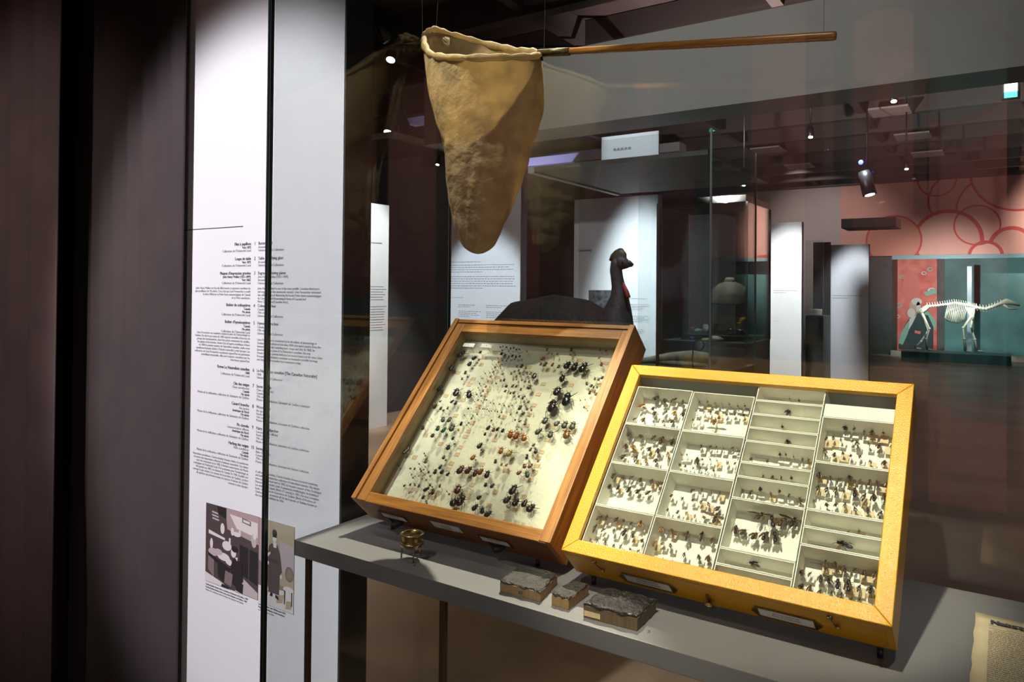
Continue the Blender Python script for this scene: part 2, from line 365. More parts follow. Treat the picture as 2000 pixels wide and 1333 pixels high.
# ------------------------------------------------------------------ mural banners behind the visitor (what the glass mirrors)
RY = -4.2
rear = [(-6.95, -5.95), (-5.75, -5.05), (-4.85, -3.75), (-3.25, -2.60), (-1.72, -1.30), (-.95, -.55), (-.45, .02), (.12, .52), (.78, 2.2)]
rng = random.Random(3)
rc = []
for (cx, cz, r, f) in [(-6.4, 2.1, .34, None), (-5.3, 2.5, .3, None), (-4.3, 2.3, .42, None), (-2.9, 2.6, .30, None), (-1.4, 2.4, .3, None), (-.3, 3.25, .42, teal), (-.75, 3.45, .30, sal2), (.4, 3.7, .5, teal), (.3, 2.3, .35, None), (1.3, 2.5, .5, None), (1.2, 3.5, .5, sal2)]:
    rc.append((cx, cz, r, f, .02))
M_rear = mural_mat('rear_mural', rc, 1.62, sal=(.30, .085, .080), red=(.20, .02, .022), teal=(.04, .115, .12), low=.85)
for a, b in rear:
    mb = MB(); mb.box((a, RY, .1), (b, RY-.03, 4.35))
    struct('wall_banner', mb, M_rear)
mb = MB(); mb.box((-12, RY-.6, 0), (6, RY-.5, CEIL)); struct('wall_rear', mb, M_dark)

# ------------------------------------------------------------------ curtains
def curtain(name, x0, x1, y, z0, z1, folds, amp, label, wig=0, seed=1, m=None):
    rg = random.Random(seed); n = int(folds*14); mb = MB(); vs = []; rows = 46
    ph = [rg.uniform(0, 6) for _ in range(4)]
    for j in range(rows+1):
        z = z0+(z1-z0)*j/rows
        for i in range(n+1):
            u = i/n; a = amp*(math.sin(u*folds*2*math.pi+ph[0])+.4*math.sin(u*folds*4.7+ph[1])); e = 0
            if wig: e = (1-u)*(wig*max(0, min(1, (.95-z)/.45))+.006*math.sin(z*19+ph[3])+.004*math.sin(z*41))
            vs.append((x0+(x1-x0)*u+e, y+a, z))
    fs = [(j*(n+1)+i, j*(n+1)+i+1, (j+1)*(n+1)+i+1, (j+1)*(n+1)+i) for j in range(rows) for i in range(n)]
    mb.add(vs, fs, 0, True); o = mb.build(name, m or M_curtain)
    md = o.modifiers.new('cloth', 'SOLIDIFY'); md.thickness = .006
    tag(o, label, 'curtain'); return o
curtain('brown_curtain', -3.235, -2.245, 1.405, .06, 3.6, 11, .004, 'wide shaded brown curtain hanging directly beside the white text panel', wig=.07, seed=4, m=M_curtshade)
curtain('brown_curtain', -4.3, -2.80, 1.27, .0, 3.6, 8, .010, 'better lit brown curtain at the far edge, in front of the darker curtain', wig=0, seed=9)
mb = MB(); mb.box((-3.35, 1.30, 0), (1.4, 1.62, .05)); tag(mb.build('display_plinth', mat('plinth_grey', (.06, .057, .062), .5)), 'low grey plinth on the floor under the curtain and text panel', 'plinth')

# ------------------------------------------------------------------ big text panel
PYL = 1.45; XL, XR = -2.33, -1.539
tp = tag(empty('text_panel', (XL, PYL, .05)), 'tall white museum text panel with two sepia photographs and numbered captions', 'panel')
def loc(p): return (p[0]-XL, p[1]-PYL, p[2]-.05)
MB().box(loc((XL, PYL, .05)), loc((XR, PYL+.10, 3.75))).build('board', [M_board], tp)
mbs = MB().box(loc((XR+.001, PYL+.001, .05)), loc((XR+.006, PYL+.105, 3.75))); tag(mbs.build('side_face', [M_boardside], tp), 'dark side face')
a = at(355, 451, Y=PYL); b = at(475, 444, Y=PYL)
MB().box(loc((XL+.003, PYL-.0006, a.z)), loc((b.x, PYL, a.z+.0028))).build('rule_line', M_ink, tp)
S1, S2, S3 = .0133, .0112, .0106
U8 = {'CL': 'Collections de l’Université Laval', 'UL': 'Université Laval Collections', 'MC': 'Musée de la civilisation, collection du Séminaire de Québec', 'ME': 'Musée de la civilisation, Séminaire de Québec collection'}
items = [(476.5, 'Filet à papillons', ['*Vers 1875', U8['CL']], 'Butterfly net', ['Around 1875', U8['UL']]),
 (505.5, 'Loupe de table', ['*Vers 1875', U8['CL']], 'Table magnifying glass', ['Around 1875', U8['UL']]),
 (534, 'Plaques d’impression gravées', ['*John Henry Walker (1831-1899)', '*Vers 1863', U8['CL']], 'Engraved printing plates', ['John Henry Walker (1831-1899)', 'Around 1863', U8['UL']]),
 (597, 'Boîtier de coléoptères', ['*Canada', '*19e siècle', U8['CL']], 'Coleoptera box', ['Canada', '19th century', U8['UL']]),
 (631, 'Boîtier d’hyménoptères', ['*Canada', '*19e siècle', U8['CL']], 'Hymenoptera box', ['Canada', '19th century', U8['UL']]),
 (722.5, 'Revue Le Naturaliste canadien', ['*1868', U8['CL']], 'Le Naturaliste canadien [The Canadian Naturalist]', ['1868', U8['UL']]),
 (753, 'Oie des neiges', ['Chen caerulescens', '*Canada', '*19e siècle', U8['MC']], 'Snow Goose', ['Chen caerulescens', 'Canada', '19th century', U8['ME']]),
 (793, 'Canard branchu', ['Aix sponsa', '*Amérique du Nord', '*19e siècle', U8['MC']], 'Wood Duck', ['Aix sponsa', 'North America', '19th century', U8['ME']]),
 (834, 'Pic chevelu', ['Leuconotopicus villosus', '*Amérique du Nord', '*19e siècle', U8['MC']], 'Hairy Woodpecker', ['Leuconotopicus villosus', 'North America', '19th century', U8['ME']]),
 (873, 'Harfang des neiges', ['Bubo scandiacus', '*Canada', '*19e siècle', U8['MC']], 'Snowy Owl', ['Bubo scandiacus', 'Canada', '19th century', U8['ME']])]
XRA, XNO, XLA = at(488, 700, Y=PYL).x, at(494, 700, Y=PYL).x, at(502, 700, Y=PYL).x
def T(txt, size, x, z, m, al, bold=0): return lettering('caption_text', txt, size, Matrix.Translation((-XL, -PYL, -.05)) @ upright(x, PYL-.0007, z), m, tp, al, bold)
for k, (py, f1, fr, e1, en) in enumerate(items):
    z = at(488, py, Y=PYL).z-.004
    T(f1, S1, XRA, z, M_ink, 'RIGHT', .00015); T(str(k+1), S1*1.15, XNO+.004, z-.001, M_ink, 'CENTER')
    T(e1, S1, XLA, z, M_ink, 'LEFT')
    bl = [s for s in fr if s[0] == '*']; 
    for q, s in enumerate(fr):
        T(s.strip('*'), S3 if s[0] == '*' else S2, XRA, z-.0105-.0098*q, M_ink if s[0] == '*' else M_grayink, 'RIGHT', 0.0001 if s[0] == '*' else 0)
    for q, s in enumerate(en): T(s, S3, XLA, z-.0105-.0098*q, M_grayink, 'LEFT')
paras = [(563, 'R', 'John Henry Walker est l’un des illustrateurs et graveurs canadiens les\nplus prolifiques du 19e siècle. C’est à lui que Léon Provancher a confié\nla tâche d’illustrer sa Petite faune entomologique du Canada\net sa Flore canadienne.'),
 (563, 'L', 'John Henry Walker is one of the most prolific Canadian illustrators\nand engravers of the nineteenth century. Léon Provancher entrusted\nhim with the task of illustrating his books Petite faune entomologique\ndu Canada [Small Entomological fauna of Canada] and\nFlore Canadienne [Canadian flora].'),
 (655, 'R', 'Léon Provancher est considéré comme le père de l’entomologie au\nQuébec. Il a décrit pas moins de 1000 espèces nouvelles d’insectes du\ngroupe des hyménoptères, dont font partie notamment les abeilles,\nles guêpes et les fourmis. Animé d’un vif esprit scientifique, il lance\nen 1868 le premier numéro du Naturaliste canadien, seule revue\ncanadienne-française dédiée à l’histoire naturelle à cette époque. Les\ncollections de Léon Provancher constituent aujourd’hui un patrimoine\nscientifique inestimable, elles sont toujours consultées par les\nchercheurs aujourd’hui.'),
 (663, 'L', 'Léon Provancher is considered to be the father of entomology in\nQuébec. He described no less than 1000 new insect species from the\nhymenoptera order, including bees, wasps and ants. In 1868, he\nlaunched the first issue of Le Naturaliste canadien, the only\nFrench-Canadian journal dedicated to natural history at the time. Léon\nProvancher’s collections constitute an invaluable scientific heritage\nand they are still consulted by researchers today.'),
 (908, 'R', 'Naturaliste autodidacte, Charles-Eusèbe Dionne s’initie à la taxidermie\net monte une importante collection d’animaux naturalisés. Ses talents\nsont vite remarqués et en 1882, il devient conservateur du Musée\nzoologique de l’Université Laval. Il se passionne pour l’ornithologie et\nfait paraître en 1883 Les oiseaux du Canada. En 1906, il publie son\nouvrage le plus achevé, Les oiseaux de la province de Québec, un livre\nde synthèse qui présente toutes les espèces d’oiseaux du Québec\nconnues à cette époque.'),
 (921, 'L', 'A self-taught naturalist, Charles-Eusèbe Dionne practiced taxidermy\nand built up an important collection of naturalized animals. His talents\nwere quickly noticed and, in 1882, he became curator of the Zoological\nMuseum of Université Laval. A passionate ornithologist, he published\nLes oiseaux du Canada [Birds of Canada] in 1883. His most complete\nbook, Les oiseaux de la province de Québec [Birds of Province of\nQuébec], which presented all the bird species of Québec known at\nthat time, was published in 1906.')]
for py, side, s in paras:
    for q, ln in enumerate(s.split('\n')):
        x = XRA if side == 'R' else XLA; z = at(488 if side == 'R' else 502, py, Y=PYL).z-.004-.0101*q
        # fit each line to the column
        T(ln, .0101, x, z, M_grayink, 'RIGHT' if side == 'R' else 'LEFT')

# two photographs: flat prints, drawn in tones
def tone(n, v): return mat('sepia_'+n, v, .5)
SP = [tone('black', (.030, .024, .026)), tone('dark', (.085, .060, .062)), tone('mid', (.22, .165, .165)), tone('pale', (.50, .42, .43)), tone('light', (.72, .66, .66)), tone('tan', (.30, .22, .15)), tone('buff', (.46, .37, .27)), tone('rose', (.42, .31, .31)), tone('robe', (.105, .085, .080))]
def photo(name, x0, x1, z0, z1, y, shapes, label, back):
    W_, H_ = x1-x0, z1-z0; mb = MB().box((x0-XL, y-PYL-.0022, z0-.05), (x1-XL, y-PYL, z1-.05), back)
    for k, (mi, pts) in enumerate(shapes):
        P = [(x0-XL+W_*px/100, z1-.05-H_*py/100) for px, py in pts]
        if sum(P[i][0]*P[(i+1) % len(P)][1]-P[(i+1) % len(P)][0]*P[i][1] for i in range(len(P))) < 0: P = P[::-1]
        d = y-PYL-.0022-.00004*(k+1)
        mb.add([(a, d, c) for a, c in P], [tuple(range(len(P)))], mi)
    return tag(mb.build(name, SP, tp), label)
def oval(mi, cx, cy, rx, ry, n=14, a=0): return (mi, [(cx+rx*math.cos(t)*math.cos(a)-ry*math.sin(t)*math.sin(a), cy+rx*math.cos(t)*math.sin(a)+ry*math.sin(t)*math.cos(a)) for t in [2*math.pi*i/n for i in range(n)]])
pa = at(404, 982, Y=PYL); pb = at(505, 1170, Y=PYL); pc = at(574, 1199, Y=PYL)
zt, zb = 1.6-.699, 1.6-.953
sh1 = [(7, [(38, 0), (100, 0), (100, 34), (42, 26)]), (4, [(46, 6), (98, 8), (98, 26), (60, 22)]), (1, [(0, 0), (38, 0), (42, 26), (0, 40)]), (0, [(22, 0), (40, 0), (40, 14), (24, 10)]), (3, [(12, 8), (24, 9), (24, 11), (12, 10)]), (3, [(12, 12), (25, 13), (25, 15), (12, 14)]), (3, [(13, 16), (26, 17), (26, 19), (13, 18)]),
 (1, [(40, 30), (100, 36), (100, 92), (62, 84), (50, 60)]), (0, [(66, 40), (82, 42), (82, 80), (66, 76)]), (0, [(84, 42), (99, 44), (99, 84), (84, 80)]), (4, [(6, 33), (24, 36), (38, 38), (38, 41), (6, 38)]), oval(4, 33, 27, 4, 7), oval(4, 52, 27, 3, 5), oval(4, 60, 29, 7, 3), oval(4, 66, 26, 2, 5), oval(3, 92, 30, 5, 9), oval(4, 93, 24, 3, 5), (2, [(70, 6), (86, 8), (86, 14), (70, 12)]), (4, [(72, 8), (84, 9), (84, 12), (72, 11)]),
 oval(4, 12, 50, 3, 7), oval(4, 42, 47, 9, 6), (4, [(46, 36), (49, 36), (49, 46), (45, 46)]), oval(3, 16, 60, 10, 5), oval(4, 36, 62, 12, 5), oval(3, 26, 58, 8, 4), oval(4, 46, 66, 6, 4),
 (0, [(6, 62), (50, 74), (46, 78), (6, 68)]), (2, [(6, 66), (18, 70), (18, 92), (6, 84)]), (0, [(24, 70), (48, 76), (42, 96), (26, 90)]),
 (4, [(0, 88), (30, 94), (50, 100), (0, 100)]), (3, [(58, 100), (72, 80), (100, 92), (100, 100)]), oval(4, 55, 53, 5, 6), oval(0, 57, 48, 6, 4), (0, [(54, 60), (70, 62), (74, 84), (64, 96), (50, 90), (50, 72)]), (4, [(58, 58), (63, 57), (62, 62)]), (2, [(40, 78), (54, 80), (52, 96), (38, 94)]), oval(4, 48, 68, 3, 2.5), (0, [(62, 86), (74, 88), (73, 100), (60, 98)]), (0, [(34, 96), (50, 98), (46, 100), (32, 100)])]
photo('photograph', pa.x, pb.x, zb+.004, zt, PYL, sh1, 'sepia photograph of a person seated among mounted birds', 1)
sh2 = [(7, [(0, 0), (18, 0), (14, 100), (0, 100)]), (2, [(0, 50), (12, 52), (12, 98), (0, 98)]), (6, [(20, 0), (100, 0), (100, 72), (20, 72)]), (3, [(60, 20), (100, 24), (100, 60), (64, 56)]), (4, [(0, 80), (100, 76), (100, 100), (0, 100)]), (6, [(14, 84), (30, 82), (26, 92), (10, 94)]), (6, [(56, 84), (74, 82), (70, 92), (52, 94)]), (6, [(80, 88), (96, 86), (94, 96), (78, 97)]),
 oval(2, 88, 56, 12, 9), oval(5, 88, 56, 8, 6), oval(4, 86, 74, 15, 3.5), (1, [(74, 76), (78, 76), (77, 92), (74, 92)]), (1, [(94, 76), (97, 76), (97, 92), (94, 92)]),
 (8, [(36, 26), (54, 26), (62, 36), (68, 56), (62, 60), (60, 84), (30, 84), (24, 58), (26, 40), (30, 30)]), (1, [(30, 44), (58, 44), (58, 47), (30, 47)]), (4, [(42, 24), (52, 24), (51, 30), (43, 30)]), oval(4, 46, 18, 6, 6), oval(0, 46, 13, 7, 4.5), (0, [(40, 16.5), (52, 16.5), (52, 18), (40, 18)]), oval(4, 65, 62, 3, 2.4), oval(4, 28, 50, 2.5, 2.2), (4, [(24, 40), (34, 36), (35, 38), (26, 44)]), (0, [(36, 84), (42, 84), (42, 88), (34, 88)]), (0, [(50, 84), (58, 86), (60, 90), (50, 88)])]
photo('photograph', pb.x+.001, pc.x, zb, zt-.001, PYL, sh2, 'sepia photograph of a standing person in a long dark robe', 5)
for (x, py, ls, sz) in [(pa.x, 1144, ['Charles-Eusèbe Dionne dans sa chambre au Séminaire de Québec, 1904', 'Charles-Eusèbe Dionne in his room at the Séminaire de Québec, 1904', 'Musée de la civilisation, fonds d’archives du Séminaire de Québec'], .0074),
                         (pb.x, 1180, ['Léon Provancher, vers 1862/around 1862', 'Musée de la civilisation, fonds d’archives', 'du Séminaire de Québec'], .0074)]:
    for q, s in enumerate(ls): T(s, sz, x, zb-.010-.0088*q, M_ink if q < 2 else M_grayink, 'LEFT')

# ------------------------------------------------------------------ the glass show case
GX0, GX1, GY0, GY1, GT = -1.206, 1.30, .940, 1.518, .010
gc = tag(empty('glass_show_case', (GX0, GY0, 0)), 'large clear glass show case enclosing the shelf, drawers and net', 'show case')
def gl(a): return (a[0]-GX0, a[1]-GY0, a[2])
Z0, Z1 = .055, 3.75
MB().box(gl((GX0+.002, GY0, Z0)), gl((GX1, GY0+GT, Z1))).build('front_pane', M_glass, gc)
MB().box(gl((GX0, GY0+GT+.001, Z0)), gl((GX0+GT, GY1-GT-.001, Z1))).build('side_pane', M_glass, gc)
MB().box(gl((GX0, GY1-GT, Z0)), gl((GX1, GY1, Z1))).build('back_pane', M_glass, gc)
tag(MB().box(gl((GX0-.0065, GY0-.0015, Z0)), gl((GX0-.0020, GY0+.0105, Z1))).build('pane_edge', M_black, gc), 'dark seal strip at the glass corner')
tag(MB().box(gl((GX0+.0010, GY0-.0015, Z0)), gl((GX0+.0032, GY0-.0002, Z1))).build('pane_edge', M_glassedge, gc), 'dark polished glass edge')
tag(MB().box(gl((GX0-.0015, GY1-.010, Z0)), gl((GX0, GY1+.001, Z1))).build('pane_edge', M_glassedge, gc), 'dark polished glass edge')
MB().box(gl((GX0, GY0, .0)), gl((GX1, 1.29, Z0-.002))).build('base', M_dark, gc)
tag(MB().box(gl((-1.170, 1.012, Z0)), gl((-1.158, 1.020, 1.058))).build('support_bar', M_bronze, gc), 'slim bronze bar holding the shelf corner')
MB().box(gl((-1.170, 1.440, Z0)), gl((-1.158, 1.448, 1.058))).build('support_bar', M_bronze, gc)
MB().box(gl((1.20, 1.44, Z0)), gl((1.212, 1.448, 1.058))).build('support_bar', M_bronze, gc)

SH = EYE-.508
sh = tag(empty('display_shelf', (-1.190, 1.000, SH)), 'pale grey frosted shelf inside the show case carrying both drawers', 'shelf')
b_ = bmesh.new()
MB().bevbox((0, 0, -.031), (2.45, .486, 0), .0012).build('shelf_board', M_shelf, sh)
for s_, px, py in (('2', 808, 1106), ('3', 1267, 1237), ('5', 1723, 1305)):
    p = at(px, py, Z=SH); Mx = Matrix(((.94, -.34, 0, p.x+1.190), (.34, .94, 0, p.y-1.0), (0, 0, 1, .0004), (0, 0, 0, 1)))
    lettering('item_numeral', s_, .012, Mx, M_ink, sh, 'CENTER')
# ------------------------------------------------------------------ insect drawers
def frame(o, tdeg): return Matrix.Translation(Vector(o)) @ Matrix.Rotation(math.radians(tdeg), 4, 'X')
T1 = frame((-1.133, 1.103, EYE-.440), 46.46); w1, l1, d1 = .483, .503, .077
T2 = frame((-.621, 1.087, EYE-.438), 46.0); w2, l2, d2 = .500, .404, .078
def root_at(name, Tm):
    o = bpy.data.objects.new(name, None); COL.objects.link(o); o.matrix_world = Tm; o.empty_display_size = .05; return o

# --- oak drawer
dr = tag(root_at('insect_drawer', T1), 'oak insect drawer with glass lid, full of pinned beetles on cream paper', 'insect drawer')
tw = .012
b = MB(); b.bevbox((0, 0, -d1), (tw, l1, .006), .0015); b.build('side_panel', M_oaky, dr)
b = MB(); b.bevbox((w1-tw, 0, -d1), (w1, l1, .006), .0015); b.build('side_panel', M_oaky, dr)
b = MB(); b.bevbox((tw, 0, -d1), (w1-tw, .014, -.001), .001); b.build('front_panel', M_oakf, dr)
b = MB(); b.bevbox((tw, l1-.010, -d1), (w1-tw, l1, .003), .0015); b.build('back_panel', M_oakx, dr)
b = MB(); b.bevbox((tw, .002, -.012), (.036, l1-.012, .001), .0015); b.build('frame_stile', M_oaky, dr)
b = MB(); b.bevbox((w1-.026, .002, -.012), (w1-tw, l1-.012, .001), .0015); b.build('frame_stile', M_oaky, dr)
b = MB(); b.bevbox((.0362, .0005, -.012), (w1-.0262, .0235, .0006), .0012); b.build('frame_rail', M_oakx, dr)
b = MB(); b.bevbox((.0362, .466, -.012), (w1-.0262, l1-.012, .0006), .0012); b.build('frame_rail', M_oakx, dr)
b = MB(); b.box((tw, .0145, -d1), (w1-tw, l1-.010, -d1+.006)); b.build('base_board', M_oakx, dr)
b = MB(); b.box((.028, .0146, -.0465), (w1-.024, .4695, -.0410)); b.build('paper_lining', M_liner, dr)
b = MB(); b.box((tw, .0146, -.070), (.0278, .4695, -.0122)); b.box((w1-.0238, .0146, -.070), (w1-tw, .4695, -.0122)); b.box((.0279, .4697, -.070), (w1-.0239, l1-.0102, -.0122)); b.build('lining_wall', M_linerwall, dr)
b = MB(); b.box((.0364, .024, -.0045), (w1-.0264, .4655, -.0022)); b.build('glass_lid', M_lid, dr)
def holder(par, u0, u1, h0, h1, lines, pull=False, fr=M_ferr, ears=False):
    fr_ = MB(); t = .0032
    fr_.box((u0, -.0022, -h0), (u1, -.0002, -h0-t)).box((u0, -.0022, -h1+t), (u1, -.0002, -h1)).box((u0, -.0022, -h0-t), (u0+t, -.0002, -h1+t)).box((u1-t, -.0022, -h0-t), (u1, -.0002, -h1+t))
    if ears:
        c = (h0+h1)/2
        for s_, x in ((-1, u0), (1, u1)): fr_.prism([(x, -c+.012), (x+s_*.005, -c+.006), (x+s_*.008, -c), (x+s_*.005, -c-.006), (x, -c-.012)][::-s_], -.002, -.0002, 0, 1)
    h = fr_.build('label_holder', fr, par)
    tag(MB().box((u0+t*.8, -.0012, -h0-t*.8), (u1-t*.8, -.0003, -h1+t*.8)).build('card_insert', M_paperw, h), 'off-white card in the metal holder')
    for q, s_ in enumerate(lines): lettering('written_text', s_, .0062, Matrix(((1, 0, 0, (u0+u1)/2), (0, 0, -1, -.0014), (0, 1, 0, -(h0+h1)/2+.002-.0075*q), (0, 0, 0, 1))), M_grayink, h, 'CENTER')
    if pull:
        c = (u0+u1)/2; p = MB(); n = 14; vs = []; R_ = .019
        for j in range(6):
            a = math.pi/2*j/5
            for i in range(n+1):
                th = math.pi*i/n; rr = R_*math.cos(a*.98)
                vs.append((c+rr*math.cos(th), -.0015-.017*math.sin(a)*(.35+.65*math.sin(th)), -h1+.006-rr*math.sin(th)*1.0-.0))
        p.add(vs, [(j*(n+1)+i, j*(n+1)+i+1, (j+1)*(n+1)+i+1, (j+1)*(n+1)+i) for j in range(5) for i in range(n)], 0, True)
        p.build('cup_pull', M_black, par)
holder(dr, .055, .127, .029, .054, ['Coléoptères'], True)
holder(dr, .309, .380, .029, .054, ['Coléoptères'], True)
card = MB().box((.200, -.0008, -.019), (.270, -.0001, -.041)).build('front_label', M_paperw, dr)
for q, s_ in enumerate(('Collection', 'Provancher')): lettering('written_text', s_, .0062, Matrix(((1, 0, 0, .235), (0, 0, -1, -.0011), (0, 1, 0, -.0285-.0075*q), (0, 0, 0, 1))), M_grayink, card, 'CENTER')

# --- honey yellow drawer
dy = tag(root_at('insect_drawer', T2), 'honey yellow varnished insect drawer with glass lid, divided into white trays', 'insect drawer')
fw = .0238; fh = .0105
def mitre(pts, m_, nm='frame_rail'):
    b = MB(); b.prism(pts, -fh, 0, 0, 2); o = b.build(nm, m_, dy)
    md = o.modifiers.new('edge', 'BEVEL'); md.width = .0012; md.segments = 2; md.limit_method = 'ANGLE'; return o
mitre([(0, 0), (w2, 0), (w2-fw, fw), (fw, fw)], M_yelx); mitre([(0, l2), (fw, l2-fw), (w2-fw, l2-fw), (w2, l2)], M_yelx)
mitre([(0, 0.0002), (fw-.0002, fw), (fw-.0002, l2-fw), (0, l2-.0002)], M_yely, 'frame_stile'); mitre([(w2, .0002), (w2, l2-.0002), (w2-fw+.0002, l2-fw), (w2-fw+.0002, fw)], M_yely, 'frame_stile')
bt = .010
for nm, a, c, m_ in (('side_panel', (0, 0, -d2), (bt, l2, -fh-.0007), M_yely), ('side_panel', (w2-bt, 0, -d2), (w2, l2, -fh-.0007), M_yely), ('front_panel', (bt+.0002, 0, -d2), (w2-bt-.0002, bt, -fh-.0007), M_yelx), ('back_panel', (bt+.0002, l2-bt, -d2), (w2-bt-.0002, l2, -fh-.0007), M_yelx)):
    MB().bevbox(a, c, .0008).build(nm, m_, dy)
MB().box((bt, bt, -d2), (w2-bt, l2-bt, -d2+.005)).build('base_board', M_greybase, dy)
MB().box((fw+.0003, fw+.0003, -.0045), (w2-fw-.0003, l2-fw-.0003, -.0022)).build('glass_lid', M_lid, dy)
b = MB(); b.box((bt+.0005, l2-bt-.0025, -d2+.0055), (w2-bt-.0005, l2-bt-.0005, -fh-.001)); b.build('lining_wall', M_greybase, dy)
holder(dy, .1000, .1850, .0330, .0640, ['Hyménoptères', 'Coll. Provancher'], fr=M_brass, ears=True)
holder(dy, .3150, .4000, .0370, .0690, ['Hyménoptères', 'Coll. Provancher'], fr=M_brass, ears=True)
for u in (.0625, .4260):
    h = MB(); h.lathe([(0, .004), (.0032, .0035), (.0042, .001), (.0044, 0)], seg=14); h.xf(Matrix.Translation((u-.004, -.0002, -.014)) @ Matrix.Rotation(math.radians(90), 4, 'X'))
    h.tube([(u-.004, -.004, -.014), (u-.001, -.005, -.022), (u+.003, -.004, -.032)], .0014, 8)
    h.tube([(u-.008, -.003, -.010), (u-.004, -.004, -.011), (u, -.003, -.014)], .001, 8)
    h.ell((u+.004, -.004, -.036), (.004, .0025, .004)); h.build('hook_latch', M_brass, dy)
kn = MB(); kn.box((.2405, -.003, -.034), (.2455, -.0002, -.048)); kn.lathe([(.0028, 0), (.0035, .005), (.0075, .008), (.0070, .011), (0, .0125)], seg=18); 
kn2 = MB(); kn2.lathe([(.0028, 0), (.0035, .005), (.0070, .008), (.0065, .011), (0, .0125)], seg=18); kn2.xf(Matrix.Translation((.2430, -.0002, -.057)) @ Matrix.Rotation(math.radians(90), 4, 'X'))
kn2.box((.2405, -.003, -.038), (.2455, -.0002, -.052)); kn2.build('knob', M_brass, dy)

# stands that hold the drawers tilted (dark pegs show below the lower edge)
def stand(Tm, w, l, d, us, label):
    st = tag(empty('drawer_stand', tuple((Tm @ Vector((w/2, 0, -d)))[:2])+(SH+.0004,)), label, 'stand')
    base = st.location
    for u in us:
        c = Tm @ Vector((u, .004, -d-.0012))
        MB().tube([(c.x-base.x, c.y-base.y, 0), (c.x-base.x, c.y-base.y, c.z-base.z-.0045)], .0042, 12).build('peg', M_black, st)
    for u in (w*.25, w*.75):
        p = Tm @ Vector((u, l*.62, -d-.003)); q = Tm @ Vector((u, .05, -d-.003))
        b = MB(); b.tube([(p.x-base.x, p.y-base.y, p.z-base.z-.004), (p.x-base.x, p.y-base.y, 0)], .004, 10); b.tube([(p.x-base.x, p.y-base.y, p.z-base.z-.006), (q.x-base.x, q.y-base.y, q.z-base.z-.006)], .003, 8); b.build('strut', M_black, st)
stand(T1, w1, l1, d1, (.06, .42), 'black metal stand propping up the oak beetle drawer')
stand(T2, w2, l2, d2, (.0316, .4786), 'black metal stand whose pegs show under the honey yellow drawer')

# --- unit trays in the yellow drawer
TZ0, TZ1 = -.0715, -.0115; TFL = -.0505
def tray_mesh(w, l):
    t = .0016; b = MB(); b.box((0, 0, TZ0), (w, l, TFL)); 
    b.box((0, 0, TFL), (t, l, TZ1)).box((w-t, 0, TFL), (w, l, TZ1)).box((t, 0, TFL), (w-t, t, TZ1)).box((t, l-t, TFL), (w-t, l, TZ1)); return b
cols = {1: (.0245, .1352, [.3600, .2715, .1855, .0980, .0120]), 2: (.1370, .2505, [.3585, .2705, .1855, .0980, .0115]),
        3: (.2525, .3665, [.3910, .3515, .3215, .2925, .2650, .2220, .1945, .1540, .0660, .0390, .0115]), 4: (.3682, .4775, [.3305, .2415, .1555, .1258, .0962, .0115])}
ORD = ['first', 'second', 'third', 'fourth', 'fifth', 'sixth', 'seventh', 'eighth', 'ninth', 'tenth', 'eleventh', 'twelfth', 'thirteenth', 'fourteenth', 'fifteenth']
TRAYS = {}
